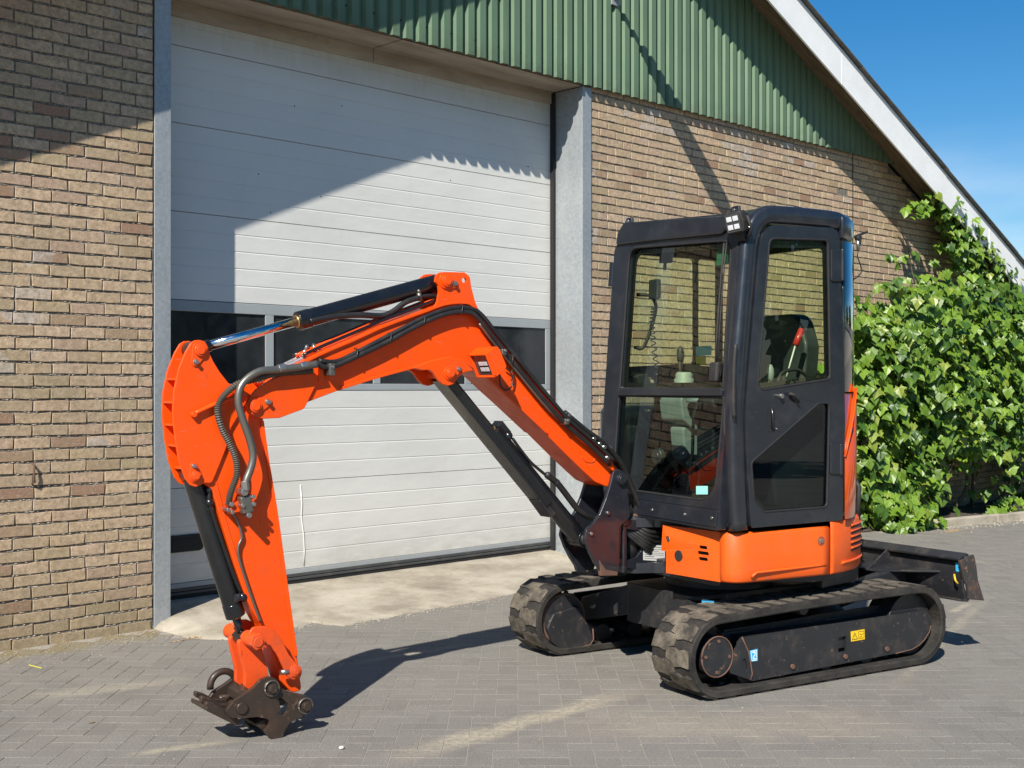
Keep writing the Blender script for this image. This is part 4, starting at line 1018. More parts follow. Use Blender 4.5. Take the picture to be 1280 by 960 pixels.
# roof skin
g = MB(); g.prism([(.40, 2.395), (.36, 2.425), (.1, 2.438), (-.22, 2.430), (-.27, 2.395)], -.30, .70); g.build('roof_panel', 'charcoal', cab, bevel=.015, seg=3)
g = MB(fx_); g.prism([(-.30, 2.335), (.60, 2.300), (.66, 2.33), (.62, 2.392), (-.24, 2.452), (-.29, 2.40)], .0, .02, plane='yz'); g.build('brow', 'charcoal', cab, bevel=.01, seg=3)
for (yy, zz) in ((-.235, 2.445), (.655, 2.40)):
    g = MB(fx_); g.prism(fillet([(yy - .04, zz - .02), (yy + .05, zz - .02), (yy + .04, zz + .035), (yy - .01, zz + .035)], .015), -.02, -.005, plane='yz'); o_ = g.build('roof_lug', 'charcoal', cab, bevel=.003)
    g = MB(fx_); g.cyl((-.006, yy + .01, zz + .014), (.002, yy + .01, zz + .014), .009, 8); g.build('bolt', 'steel', cab)
# right side wall: frame with upper and lower openings
g = MB(); ro = [(.50, .84), (.515, 1.35), (.43, 2.25), (.36, 2.38), (-.26, 2.38), (-.275, 2.25), (-.27, .84)]
rh = [fillet([(-.087, 1.665), (-.087, 2.285), (.36, 2.285), (.445, 1.64)], .03), fillet([(-.262, 1.64), (-.264, 2.28), (-.109, 2.285), (-.109, 1.655)], .02), fillet([(.20, 1.02), (.20, 1.58), (.45, 1.58), (.46, 1.02)], .04)]
g.prism(ro, -.335, -.305, holes=rh); g.build('right_side_frame', 'cylinder_black', cab)
for L in rh:
    g = MB(); xs_ = [p[0] for p in L]; zs_ = [p[1] for p in L]; g.add([(min(xs_), -.32, min(zs_)), (max(xs_), -.32, min(zs_)), (max(xs_), -.32, max(zs_)), (min(xs_), -.32, max(zs_))], [(0, 1, 2, 3)]); g.build('side_window_pane', 'glass_green', cab, fix=False)
# rear wall with window
g = MB(); g.prism([(-.30, .84), (.70, .84), (.70, 2.38), (-.30, 2.38)], -.285, -.260, holes=[fillet([(-.29, 1.60), (.60, 1.60), (.60, 2.28), (-.29, 2.28)], .03)], plane='yz'); g.build('rear_frame', 'cylinder_black', cab)
g = MB(); g.add([(-.272, -.22, 1.60), (-.272, .60, 1.60), (-.272, .60, 2.28), (-.272, -.22, 2.28)], [(0, 1, 2, 3)]); g.build('rear_window_pane', 'glass_green', cab, fix=False)
g = MB(); g.prism([(.50, -.31), (.50, .72), (-.26, .72), (-.26, -.31)], .84, .90, plane='xy'); g.prism([(.45, -.30), (.45, .70), (-.25, .70), (-.25, -.30)], 2.34, 2.385, plane='xy'); g.build('floor_and_headliner', 'interior_dark', cab)
# curved glossy rear quarter behind the door
q0 = []
for a in range(0, 11):
    s_ = a / 10; q0.append((-.186 - .215 * s_, .765 - .125 * s_ ** 1.45))
g = MB(); v_, f_ = wrap(q0, [(1.50, 0), (2.29, 0)], .006); g.add(v_, f_, True); g.build('rear_quarter_pane', 'cab_mirror', cab)
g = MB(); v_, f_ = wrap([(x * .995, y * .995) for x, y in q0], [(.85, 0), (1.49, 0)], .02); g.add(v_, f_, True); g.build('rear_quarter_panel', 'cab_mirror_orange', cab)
g = MB(); v_, f_ = wrap([(x, y) for x, y in q0], [(2.29, -.03), (2.33, 0), (2.41, 0), (2.435, -.02)], .03); g.add(v_, f_, True); g.build('rear_roof_corner', 'charcoal', cab)
# orange shoulder running up beside the rear quarter
vs = []; fs = []; qs = [(x * 1.012 + .0, y * 1.012) for x, y in q0]; zt = [1.16 + .36 * (i / 10) ** .8 for i in range(11)]
for (x, y), z in zip(qs, zt): vs += [(x, y, .835), (x, y, z), (x * .96, y * .96, z + .004)]
for i in range(10): fs += [(3 * i, 3 * i + 3, 3 * i + 4, 3 * i + 1), (3 * i + 1, 3 * i + 4, 3 * i + 5, 3 * i + 2)]
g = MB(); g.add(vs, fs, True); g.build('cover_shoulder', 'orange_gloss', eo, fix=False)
g = MB(); g.tube([(x * 1.003, y * 1.003, z) for (x, y), z in zip(qs, zt)] , .006, 6); g.build('shoulder_lip', 'orange', eo)
# rear handle post and aerial clamp
g = MB(); g.tube([(-.445, .62, .80), (-.46, .62, .98), (-.45, .60, 1.02)], .014, 8); g.build('rear_post', 'black_rubber', ex)
a0 = [(-0.6398,2.3818),(-0.6589,2.3468),(-0.6333,2.2731),(-0.646,2.2331),(-0.6651,2.1844),(-0.6395,2.1516),(-0.5949,2.127)]
g = MB(); g.tube(spline([(x, .45, z) for x, z in a0], 5), .004, 6); g.build('aerial_cable', 'hose_black', cab)
b0 = [(-0.6334,2.3543),(-0.6397,2.3005)]
g = MB(); g.cyl((b0[0][0], .45, b0[0][1]), (b0[1][0], .45, b0[1][1]), .011, 8); g.build('aerial_clamp', 'steel', cab)
b1 = [(-0.6079,2.3707),(-0.7104,2.4045)]; g = MB(); g.bar((b1[0][0], .45, b1[0][1]), (b1[1][0], .45, b1[1][1]), .012, .012); g.cyl((b0[0][0], .44, b0[0][1] + .01), (b0[0][0], .47, b0[0][1] + .01), .015, 8); g.build('aerial_bracket', 'black_rubber', cab)
# outside mirror bracket on the right front pillar
g = MB(fx_); g.box((-.05, -.375, 2.10), (.0, -.338, 2.24)); g.build('mirror_bracket', 'charcoal', cab, bevel=.006)

# ---------------------------------------------------------------- door
dO = [(0.4568,0.8255),(0.4803,1.1041),(0.4932,1.3716),(0.4746,1.5676),(0.4,2.2103),(0.3839,2.2872),(0.3086,2.3404),(-0.1174,2.353),(-0.1582,2.3098),(-0.1868,1.7922),(-0.198,1.3314),(-0.1827,0.8296)]
dO = fillet(dO, [.02, 0, 0, 0, 0, .03, .05, .04, .04, 0, 0, .02], 4)
W1 = fillet([(0.3302,2.2706),(-0.0769,2.288),(-0.0934,1.5657),(0.3899,1.508),(0.4112,1.5479)], [.04, .03, .03, .03, .02], 5)
W2 = fillet([(-0.0874,1.4452),(-0.0071,1.4416),(0.4539,1.1508),(0.4382,0.9675),(0.3691,0.9003),(-0.0695,0.9023)], [.03, .03, .03, .02, .02, .03], 4)
g = MB(); g.prism(dO, .738, .768, holes=[W1, W2]); door_ = g.build('cab_door', 'charcoal', ex, bevel=.010, seg=3)
for W_i in (W1, W2):
    g = MB(); L = [(x, .764, z) for x, z in W_i]; g.tube(L + L[:2], .007, 6, caps=False); g.build('door_gasket', 'seal_black', door_)
    g = MB(); sc = scale_loop(W_i, .10); g.prism(W_i, .750, .7505, holes=[sc]); g.build('glass_border', 'cylinder_black', door_)
    g = MB(); g.add([(x, .754, z) for x, z in W_i], [tuple(range(len(W_i)))]); g.build('door_pane', 'glass_green' if W_i is W1 else 'glass_dark', door_, fix=False)
for hp_ in ([(-0.0896,2.238),(-0.1827,2.2434),(-0.1825,2.0803),(-0.0894,2.076)], [(-0.0827,1.234),(-0.1698,1.2278),(-0.1696,1.0691),(-0.0825,1.0765)]):
    g = MB(); g.prism(fillet(hp_, .004, 2), .766, .779); g.cyl((hp_[1][0] + .012, .775, hp_[1][1]), (hp_[2][0] + .012, .775, hp_[2][1]), .011, 10); g.build('hinge', 'charcoal', door_, bevel=.003)
hs = [(0.3458,1.432),(0.3026,1.4357),(0.2973,1.3071),(0.3405,1.2958)]
g = MB(); g.prism(fillet(hs, .012, 3), .767, .770); g.build('handle_recess', 'interior_dark', door_)
g = MB(); g.tube([(x, .776, z) for x, z in [(0.3242,1.4198),(0.3189,1.3716),(0.3189,1.3155)]], .008, 8); g.build('door_handle', 'cylinder_black', door_)
kp = [(0.2673,1.4797),(0.2153,1.4917),(0.1823,1.4835),(0.1491,1.4468)]
g = MB(); g.cyly(kp[0][0], kp[0][1], .767, .792, .013, 14); g.build('lock_cylinder', 'steel', door_, bevel=.002)
g = MB(); g.tube([(kp[1][0], .785, kp[1][1]), (kp[2][0], .79, kp[2][1]), (kp[3][0], .785, kp[3][1])], .008, 8); g.cyly(kp[2][0], kp[2][1], .767, .79, .012, 10); g.build('door_catch', 'black_rubber', door_)
g = MB(); g.cyly(*[(0.2865,1.3149)][0], .767, .773, .004, 8); g.build('bolt', 'steel', door_)
lip = [(0.0939,0.8827),(0.0546,0.8827),(0.0546,0.8642),(0.0939,0.8643)]; g = MB(); g.prism(lip, .767, .7695); g.build('drain_slot', 'interior_dark', door_)
# grab bar beside the door on the pillar
gb = [(0.5628,1.7352),(0.5732,1.6373),(0.5784,1.4614),(0.5734,1.3754)]
g = MB(); g.tube(spline([(x, .775, z) for x, z in gb], 5), .011, 8); g.build('grab_bar', 'black_rubber', cab)

# ---------------------------------------------------------------- work light on the roof corner
wl_c = [(0.7457,2.3336)][0]
def wlx(x, y, z):
    x, y, z = x * 1.12, y * 1.12, z * 1.12
    # local frame: +x out of the lamp face, turned slightly towards the driver's left and down
    v = Matrix.Rotation(R(16), 3, 'Z') @ Matrix.Rotation(R(14), 3, 'X') @ Matrix.Rotation(R(-8), 3, 'X') @ Matrix.Rotation(R(12), 3, 'Y') @ Vector((x, y, z)); q = fx_(.07, wl_c[0] + .005, wl_c[1] + .0)
    return (q[0] + v.x, q[1] + v.y, q[2] + v.z)
g = MB(wlx); g.prism(fillet([(-.042, -.048), (.042, -.048), (.050, .0), (.042, .048), (-.042, .048), (-.050, 0)], .015), -.05, .0, plane='yz'); wk = g.build('work_light', 'black_rubber', cab, bevel=.006)
g = MB(wlx); g.prism([(-.036, -.040), (.036, -.040), (.036, .040), (-.036, .040)], .001, .004, plane='yz'); g.build('light_glass', 'lamp_dark', cab)
for zz in (-.018, .018):
    for yy in (-.016, .016):
        g = MB(wlx); g.box((.0045, yy - .013, zz - .011), (.008, yy + .013, zz + .011)); g.build('led_lens', 'lens_grey', cab, bevel=.003)
g = MB(wlx); g.tube([(-.03, .055, .02), (-.04, .06, -.04), (-.045, .02, -.09)], .008, 6); g.box((-.05, -.02, -.085), (-.03, .02, -.045)); g.build('light_bracket', 'black_rubber', cab)

# ---------------------------------------------------------------- cab interior
seat = MB(); seat.prism(fillet([(-.20, 1.02), (.22, 1.02), (.26, 1.10), (.20, 1.15), (-.16, 1.13)], .03), .0, .50); seat.build('seat_cushion', 'seat_vinyl', ex, bevel=.03, seg=3)
g = MB(lambda x, y, z: (-.18 - .10 * (z - 1.1) + x, y, z)); g.prism(fillet([(.0, 1.08), (.50, 1.08), (.50, 1.75), (.42, 1.93), (.08, 1.93), (.0, 1.75)], [.03, .03, .1, .12, .12, .1]), -.05, .06, plane='yz'); g.build('seat_back', 'seat_vinyl', ex, bevel=.035, seg=4)
g = MB(); g.prism(fillet([(-.20, .90), (.18, .90), (.22, 1.10), (.24, 1.40), (.12, 1.46), (-.2, 1.42)], .04), .52, .66); g.build('console', 'interior_dark', ex, bevel=.02, seg=3)
g = MB(); g.prism(fillet([(-.20, 1.30), (.16, 1.28), (.24, 1.34), (.26, 1.47), (.12, 1.52), (-.2, 1.46)], .04), -.22, -.02); g.prism(fillet([(.04, 1.0), (.20, 1.12), (.22, 1.30), (.02, 1.30)], .02), -.17, -.05); g.build('console', 'interior_pale', ex, bevel=.02, seg=3)
def lever(name, path, r, knob, mat='interior_grey'):
    g = MB(); g.tube(spline(path, 5), r, 8); o = g.build(name, 'black_rubber', ex)
    g = MB(); p = path[-1]; g.sphere((p[0], p[1], p[2] + knob * .6), knob, 12, (.8, .8, 1.9)); g.build('lever_knob', mat, o)
lever('control_lever', [(.17, -.10, 1.50), (.19, -.11, 1.62), (.18, -.12, 1.69)], .010, .028, 'interior_dark')
lever('control_lever', [(.18, .60, 1.42), (.20, .60, 1.50), (.17, .60, 1.58)], .010, .026)
for k in range(5):          # pleated lever boots
    pass
g = MB(); g.tube([(.17, -.10, 1.47 + .014 * k) for k in range(11)], [.078 - .004 * k + (.008 if k % 2 else 0) for k in range(11)], 16); g.build('lever_boot', 'interior_pale', ex)
g = MB(); g.tube([(.20, .06, 1.44 + .013 * k) for k in range(9)], [.066 - .004 * k + (.007 if k % 2 else 0) for k in range(9)], 16); g.build('lever_boot', 'interior_pale', ex)
g = MB(); g.tube([(.17, .59, 1.36 + .014 * k) for k in range(10)], [.075 - .004 * k + (.007 if k % 2 else 0) for k in range(10)], 16); g.build('lever_boot', 'interior_grey', ex)
rl = [(0.0371,1.5792),(-0.0031,1.6684),(-0.0263,1.7452),(-0.0728,1.8313)]
g = MB(); g.tube([(rl[0][0], .58, rl[0][1]), (rl[2][0], .58, rl[2][1])], .0045, 6); lk = g.build('safety_lever', 'sticker_white', ex)
g = MB(); g.tube([(rl[2][0], .58, rl[2][1]), (rl[3][0], .58, rl[3][1])], .017, 10); g.build('lever_grip', 'red_plastic', lk)
ah = [(0.138,1.5491),(0.1042,1.5992),(0.0076,1.6166),(-0.0673,1.5834),(-0.0788,1.5411)]
g = MB(); g.tube(spline([(x, .62, z) for x, z in ah], 5), .010, 8); g.build('arm_bow', 'interior_dark', ex)
# right console display, travel levers and pedals
g = MB(); g.prism(fillet([(0.447,1.5879),(0.3676,1.602),(0.3219,1.52),(0.4132,1.5155)], .01, 2), -.28, -.18); g.build('control_box', 'interior_dark', ex, bevel=.01)
for yy in (.20, .28):
    g = MB(); g.tube(spline([(.40, yy, .92), (.36, yy, 1.15), (.34, yy + (.01 if yy > .25 else -.01), 1.36), (.30, yy, 1.47)], 5), .009, 8); lv = g.build('travel_lever', 'cylinder_black', ex)
    g = MB(); g.tube([(.30, yy, 1.47), (.27, yy, 1.53)], .016, 8); g.build('lever_grip', 'black_rubber', lv)
    g = MB(); g.box((.34, yy - .035, .93), (.46, yy + .035, .945)); g.build('foot_pedal', 'black_rubber', ex, bevel=.004)
g = MB(); g.prism(fillet([(.30, 1.10), (.42, 1.10), (.42, 1.46), (.34, 1.50)], .03), .30, .44); g.build('front_console', 'interior_dark', ex, bevel=.02, seg=3)
# horn disc and coiled lead, hand rail by the right pillar
g = MB(); g.cyl((.34, -.10, 1.14), (.37, -.10, 1.14), .045, 20); g.cyl((.37, -.10, 1.14), (.375, -.10, 1.14), .022, 16); g.build('speaker_disc', 'steel', ex, bevel=.004)
hr = [(.40, -.24, 2.05), (.33, -.20, 2.04), (.31, -.18, 1.96), (.36, -.22, 1.76), (.41, -.25, 1.75)]
g = MB(); g.tube(spline(hr, 6), .010, 8); g.build('hand_rail', 'black_rubber', cab)
cl = []
for k in range(140):
    s_ = k / 139; a = s_ * 2 * math.pi * 15
    x0 = .33 + .03 * math.sin(s_ * 3); z0 = 1.98 - .42 * s_ + .06 * math.sin(s_ * math.pi)
    cl.append((x0 + .014 * math.cos(a), -.17 + .05 * s_ + .014 * math.sin(a), z0))
g = MB(); g.tube(cl, .0035, 5); g.build('coiled_lead', 'hose_black', cab)
g = MB(); g.prism(fillet([(-.17, 2.02), (-.09, 2.02), (-.09, 2.13), (-.17, 2.13)], .01), .34, .37, plane='yz'); g.build('wiper_motor', 'interior_dark', cab, bevel=.008)
g = MB(fx_); g.box((-.14, -.03, 2.21), (-.09, .03, 2.29)); g.cyl((-.11, .0, 2.21), (-.11, .0, 2.17), .01, 8); g.build('interior_lamp', 'interior_dark', cab, bevel=.004)
g = MB(fx_); g.prism([(.50, 2.15), (.60, 2.15), (.60, 2.235), (.50, 2.235)], -.06, -.05, plane='yz'); g.build('sun_filter', 'interior_green', cab)
# papers taped inside the side window, sticker on the lower pane
g = MB(); g.prism([(-0.0857,1.7663),(-0.2028,1.7731),(-0.2028,1.7158),(-0.0857,1.7094)], -.300, -.298); g.build('paper_label', 'sticker_mint', cab)
g = MB(); g.prism([(-0.0857,1.7047),(-0.1594,1.7057),(-0.1594,1.6628),(-0.0857,1.6621)], -.300, -.298); g.build('paper_label', 'sticker_yellow', cab)
g = MB(fx_); g.prism([(0.4963,1.0212),(0.5855,1.0272),(0.5897,0.9854),(0.5005,0.9789)], -.0165, -.0155, plane='yz'); g.build('window_sticker', 'sticker_mint', cab)
# wiper: arm and blade across the right of the front window
wp = [(0.6131,2.2501),(0.6112,2.1449),(0.6087,1.9832),(0.6101,1.7814),(0.6179,1.6404)]
for dy, r_ in ((0, .006), (.018, .004)):
    g = MB(fx_); g.tube([(.012, y + dy + (.01 * (1 - i / 4)), z) for i, (y, z) in enumerate(wp)], r_, 6); g.build('wiper', 'black_rubber', cab)
g = MB(fx_); g.box((.0, wp[-1][0] - .03, wp[-1][1] - .09), (.03, wp[-1][0] + .03, wp[-1][1] + .01)); g.build('wiper_pivot', 'black_rubber', cab, bevel=.01)

# ================================================================= BOOM, ARM AND HYDRAULICS
def bprism(name, mat, par, poly, y0, y1, bevel=.003, holes=(), seg=2, **k):
    g = MB(bx); g.prism(poly, y0, y1, holes=holes); return g.build(name, mat, par, bevel=bevel, seg=seg, **k)
def btube(name, mat, par, path, r, n=8, y=None, sp=5, **k):
    P = [(p[0], y if len(p) == 2 else p[1], p[-1]) for p in path] if y is not None else path
    g = MB(bx); g.tube(spline(P, sp) if sp else P, r, n); return g.build(name, mat, par, **k)
def bpin(par, c, y0, y1, r, mat, name='pin_boss', cap=None, bolt=None, plate=None):
    """pin end: flag plate, round boss and a keeper bolt, all proud of the side plate"""
    if plate:
        g = MB(bx); a, b = Vector(c), Vector(plate); d = (b - a).normalized(); n = Vector((-d.y, d.x)); rr = r * 1.35; L = []
        for k in range(9): t_ = math.pi / 2 + math.pi * k / 8; q = a + d * rr * math.cos(t_) + n * rr * math.sin(t_); L.append((q.x, q.y))
        for k in range(9): t_ = -math.pi / 2 + math.pi * k / 8; q = b + d * rr * .55 * math.cos(t_) + n * rr * .55 * math.sin(t_); L.append((q.x, q.y))
        g.prism(L, y1, y1 + .008); g.build('keeper_plate', mat, par, bevel=.002)
        g = MB(bx); g.cyly(plate[0], plate[1], y1 + .006, y1 + .024, r * .36, 6); g.cyly(plate[0], plate[1], y1 + .006, y1 + .012, r * .46, 14); g.build('keeper_bolt', 'steel', par, bevel=.001)
    g = MB(bx); g.cyly(c[0], c[1], y0, y1 + .018, r, 24); g.cyly(c[0], c[1], y1 + .018, y1 + .022, r * .72, 24); return g.build(name, mat, par, bevel=.003)

# ---------------------------------------------------------------- swing post
PB = .112
sp_out = [(0.2175,1.0799),(0.2339,1.0261),(0.2665,0.9441),(0.3119,0.8592),(0.3579,0.8165),(0.4004,0.7862),(0.411,0.7416),(0.3793,0.6733),(0.342,0.6125),(0.3098,0.5724),(0.2991,0.5424),(0.1875,0.5368),(0.1765,0.561),(0.1737,0.7879),(0.1016,0.8382),(0.1182,0.9872),(0.1182,1.0506),(0.1515,1.0815),(0.1901,1.0956)]
spp = fillet(sp_out, [.01, .02, .05, .05, .03, .02, .02, .02, .02, .01, .01, .01, .01, .02, .02, .03, .02, .02, .02], 3)
bprism_post = None
g = MB(bx); g.prism(spp, PB - .022, PB); post = g.build('swing_post', 'charcoal', ex, bevel=.004)
g = MB(bx); g.prism(spp, -PB, -PB + .022); g.build('far_cheek', 'charcoal', post, bevel=.004)
g = MB(bx); g.cyly(.01, .70, -PB + .02, PB - .02, .085, 20); zc0, zc1 = .575, .83
g2 = MB(bx); g2.cyl((.0, 0, zc0 - .03), (.0, 0, .60), .075, 20); g2.cyl((0, 0, .765), (0, 0, .83), .075, 20); g2.box((.105, -PB + .02, .54), (.135, PB - .02, .80)); g2.build('swing_hub', 'charcoal', post, bevel=.006)
rw = [(0.2808,0.6216),(0.2592,0.5697),(0.1826,0.5463),(0.166,0.5322),(0.2754,0.5334),(0.3078,0.5738)]
bprism('worn_guard', 'rust', post, [(0.316,0.627),(0.2729,0.5736),(0.1911,0.554),(0.1911,0.5351),(0.3053,0.5431)], PB - .02, PB + .003)
bpin(post, [(0.1681,1.04)][0], PB - .02, PB, .030, 'charcoal')
for p in [(0.2628,0.869),(0.3729,0.768)]:
    g = MB(bx); g.cyly(p[0], p[1], PB, PB + .012, .010, 8); g.build('grease_nipple', 'steel', post, bevel=.002)
# ---------------------------------------------------------------- boom
top = [(2.1654,1.5443),(2.0423,1.6116),(1.9059,1.6773),(1.7451,1.7417),(1.5999,1.8041),(1.4502,1.8571),(1.3627,1.8865),(1.251,1.925),(1.1461,1.9369),(1.0811,1.9201),(0.9869,1.8257),(0.8521,1.6867),(0.7138,1.5481),(0.5255,1.3768),(0.3572,1.2458),(0.2056,1.1284),(0.1394,1.0753)]
bot = [(0.1283,1.0325),(0.1782,1.0009),(0.244,1.0039),(0.3197,1.0324),(0.3786,1.0764),(0.4787,1.1544),(0.6433,1.2893),(0.8179,1.4244),(0.9392,1.5161),(1.0153,1.5747),(1.0904,1.617),(1.1598,1.651),(1.2283,1.6578),(1.3138,1.6415),(1.4284,1.6101),(1.6313,1.5604),(1.8059,1.511),(1.9686,1.4561)]
gb_out = top + bot
body = fillet(gb_out, [.01] + [.08] * (len(top) - 3) + [.01, .02, .03] + [.02] + [.05] * (len(bot) - 3) + [.01], 3)
bm_ = bprism('boom', 'orange', ex, body, -.082, .082, bevel=.006, seg=3)
# raised flange strips along both edges of the near face
def strip(path, w_in, y, th, name, mat, par, side=1):
    P = [Vector(p) for p in path]; L = []; Rr = []
    for i, p in enumerate(P):
        d = (P[min(i + 1, len(P) - 1)] - P[max(i - 1, 0)]).normalized(); n = Vector((-d.y, d.x)) * side
        L.append((p.x, p.y)); Rr.append((p.x + n.x * w_in, p.y + n.y * w_in))
    g = MB(bx); m = len(P); vs = []
    for a, b in zip(L, Rr): vs += [(a[0], y, a[1]), (b[0], y, b[1]), (b[0], y + th, b[1]), (a[0], y + th, a[1])]
    fs = []
    for i in range(m - 1):
        for k in range(4): k2 = (k + 1) % 4; fs.append((i * 4 + k, i * 4 + k2, (i + 1) * 4 + k2, (i + 1) * 4 + k))
    fs += [(0, 1, 2, 3), tuple((m - 1) * 4 + k for k in (3, 2, 1, 0))]; g.add(vs, fs); return g.build(name, mat, par, bevel=.0015)
def smooth2(pts, n=4): return [(q.x, q.z) for q in spline([(p[0], 0, p[1]) for p in pts], n)]
for s_ in (1, -1):
    y0 = .0815 if s_ > 0 else -.0935
    strip(smooth2(top[1:-1]), .012, y0, .012, 'flange', 'orange', bm_, side=1)
    strip(smooth2(bot[6:-1]), .012, y0, .012, 'flange', 'orange', bm_, side=1)
# top plates carrying the arm cylinder
tb = [(1.3547,1.8685),(1.3102,1.8929),(1.2834,1.9282),(1.2721,1.9783),(1.2766,2.0087),(1.2946,2.0269),(1.2879,2.0577),(1.2654,2.0723),(1.2383,2.0757),(1.1283,2.0793),(1.0981,2.06),(1.0911,2.0137),(1.0678,1.9408),(1.0301,1.868),(1.0065,1.8335),(1.1283,1.857),(1.2427,1.8571)]
tbf = fillet(tb, [0, .03, .03, .02, .01, .01, .015, .01, 0, .02, .02, .02, .03, .03, 0, 0, 0], 3)
hole = circ(*[(1.1306,2.0409)][0], .0135, 14)
for s_ in (1, -1):
    y0 = .062 if s_ > 0 else -.078
    g = MB(bx); g.prism(tbf, y0, y0 + .016, holes=[hole]); g.build('cylinder_bracket', 'orange', bm_, bevel=.003)
pc = [(1.2365,2.0338),(1.1933,2.0218)]
bpin(bm_, pc[0], -.08, .078, .030, 'orange', plate=pc[1])
# lug plates for the boom cylinder
lg = fillet([(1.4344,1.6136),(1.3775,1.6029),(1.3422,1.6051),(1.32,1.592),(1.2932,1.558),(1.2663,1.5371),(1.2347,1.5296),(1.2029,1.5392),(1.1801,1.5699),(1.1434,1.5952),(1.0878,1.6053),(1.1526,1.6548),(1.2347,1.669),(1.3466,1.6447)], [.0, .03, .02, .02, .02, .02, .02, .02, .02, .03, 0, .02, .02, .02], 3)
for s_ in (1, -1):
    g = MB(bx); g.prism(lg, .080 if s_ > 0 else -.100, .100 if s_ > 0 else -.080); g.build('cylinder_lug', 'orange', bm_, bevel=.004)
pl_ = [(1.2288,1.5907),(1.181,1.6102)]
bpin(bm_, pl_[0], -.10, .098, .026, 'orange', plate=pl_[1])
# tip ears either side of the arm
ear = fillet([(2.2546,1.4684),(2.2609,1.4375),(2.2436,1.4029),(2.1844,1.3865),(2.1055,1.3889),(1.9866,1.4279),(1.9711,1.4562),(1.9084,1.5736),(2.0177,1.6012),(2.1207,1.5654),(2.1677,1.5443),(2.2142,1.5131)], [.03, .03, .03, .02, .01, .02, .0, .0, .02, 0, 0, 0], 4)
for s_ in (1, -1):
    g = MB(bx); g.prism(ear, .074 if s_ > 0 else -.094, .094 if s_ > 0 else -.074); g.build('tip_ear', 'orange', bm_, bevel=.003)
pe = [(2.2233,1.4424),(2.1638,1.4592)]
bpin(bm_, pe[0], -.094, .092, .028, 'orange', plate=pe[1])
# boom foot barrel
pf = [(0.1681,1.04)][0]
g = MB(bx); g.cyly(pf[0], pf[1], -.088, .088, .036, 28); g.build('foot_barrel', 'orange', bm_, bevel=.004)
# weld scar near the foot
btube('weld_bead', 'orange', bm_, [(0.4096,1.1644),(0.3777,1.1385),(0.335,1.135),(0.3189,1.1532)], .003, 6, y=.083)
# work light in its orange housing
hs_ = [(1.1025,1.6869),(1.0517,1.5753),(0.9909,1.6197),(1.047,1.726)]
g = MB(bx); P = fillet(hs_, [.004, .004, .02, .02], 3); g.prism(P, .082, .24); hb_ = g.build('light_housing', 'orange', bm_, bevel=.006, seg=3)
a, b = Vector(hs_[0]), Vector(hs_[1]); d = (b - a); nrm = Vector((d.y, -d.x)).normalized()
if nrm.x < 0: nrm = -nrm
def hpt(u, y, o): q = a + d * u + nrm * o; return (q.x, y, q.y)
def hquad(u0, u1, y0, y1, o0, o1, name, mat, bev=.002):
    g = MB(bx); vs = [hpt(u0, y0, o0), hpt(u1, y0, o0), hpt(u1, y1, o0), hpt(u0, y1, o0), hpt(u0, y0, o1), hpt(u1, y0, o1), hpt(u1, y1, o1), hpt(u0, y1, o1)]
    g.add(vs, [(0, 1, 2, 3), (7, 6, 5, 4), (0, 4, 5, 1), (1, 5, 6, 2), (2, 6, 7, 3), (3, 7, 4, 0)]); return g.build(name, mat, hb_, bevel=bev)
hquad(.0, .06, .09, .238, -.004, .016, 'housing_rim', 'orange'); hquad(.94, 1.0, .09, .238, -.004, .016, 'housing_rim', 'orange'); hquad(.06, .94, .232, .24, -.004, .016, 'housing_rim', 'orange'); hquad(.06, .94, .09, .098, -.004, .016, 'housing_rim', 'orange')
hquad(.06, .94, .098, .232, -.002, .003, 'light_glass', 'lamp_dark')
for u_ in (.36, .60): 
    for yy in (.135, .172): hquad(u_, u_ + .16, yy, yy + .032, .003, .006, 'led_lens', 'lens_grey', .001)
btube('light_cable', 'hose_black', bm_, [(0.9352,1.5868),(0.9352,1.5475),(0.9208,1.52),(0.8919,1.5101),(0.8628,1.5319),(0.8531,1.5794),(0.8628,1.611)], .004, 6, y=.10)
btube('light_cable', 'hose_black', bm_, [(0.9061,1.6222),(0.8771,1.6028),(0.8625,1.5792),(0.8674,1.5555)], .004, 6, y=.10)

# hoses along the near side of the boom
HA = [(1.9406,1.6264),(1.8696,1.6129),(1.7407,1.6612),(1.5747,1.7336),(1.3898,1.8239),(1.2475,1.8739),(1.1473,1.8851),(1.0826,1.8642),(0.9791,1.7583),(0.8346,1.615),(0.676,1.4597),(0.5334,1.3327),(0.3816,1.2268),(0.2473,1.1188)]
HB = [(1.9238,1.6409),(1.8365,1.6385),(1.7272,1.6834),(1.5605,1.7638),(1.3749,1.8512),(1.2411,1.8956),(1.1408,1.9051),(1.0571,1.8811),(0.9531,1.7788),(0.8078,1.6393),(0.6483,1.4837),(0.5048,1.3524),(0.3521,1.2464),(0.2061,1.1336)]
btube('hydraulic_hose', 'hose_black', bm_, HA, .0125, 10, y=.115, sp=6)
btube('hydraulic_hose', 'hose_black', bm_, HB, .0115, 10, y=.106, sp=6)
btube('hydraulic_hose', 'hose_black', bm_, [(x - .004, z + .016) for x, z in HB[6:]], .0105, 8, y=.075, sp=6)
btube('steel_pipe', 'hose_steel', bm_, [(1.0639,1.8338),(0.9791,1.7427),(0.8346,1.5992),(0.676,1.4436),(0.5643,1.3535)], .008, 8, y=.108, sp=5)
for p in [(1.7383,1.672),(1.5638,1.7448),(1.3828,1.8315),(1.1722,1.8918),(0.8757,1.658)]:
    g = MB(bx); g.tube([(p[0] - .004, .09, p[1] + .028), (p[0], .128, p[1] + .022), (p[0] + .004, .128, p[1] - .016), (p[0] + .004, .09, p[1] - .018)], .004, 6); g.build('cable_tie', 'hose_black', bm_)
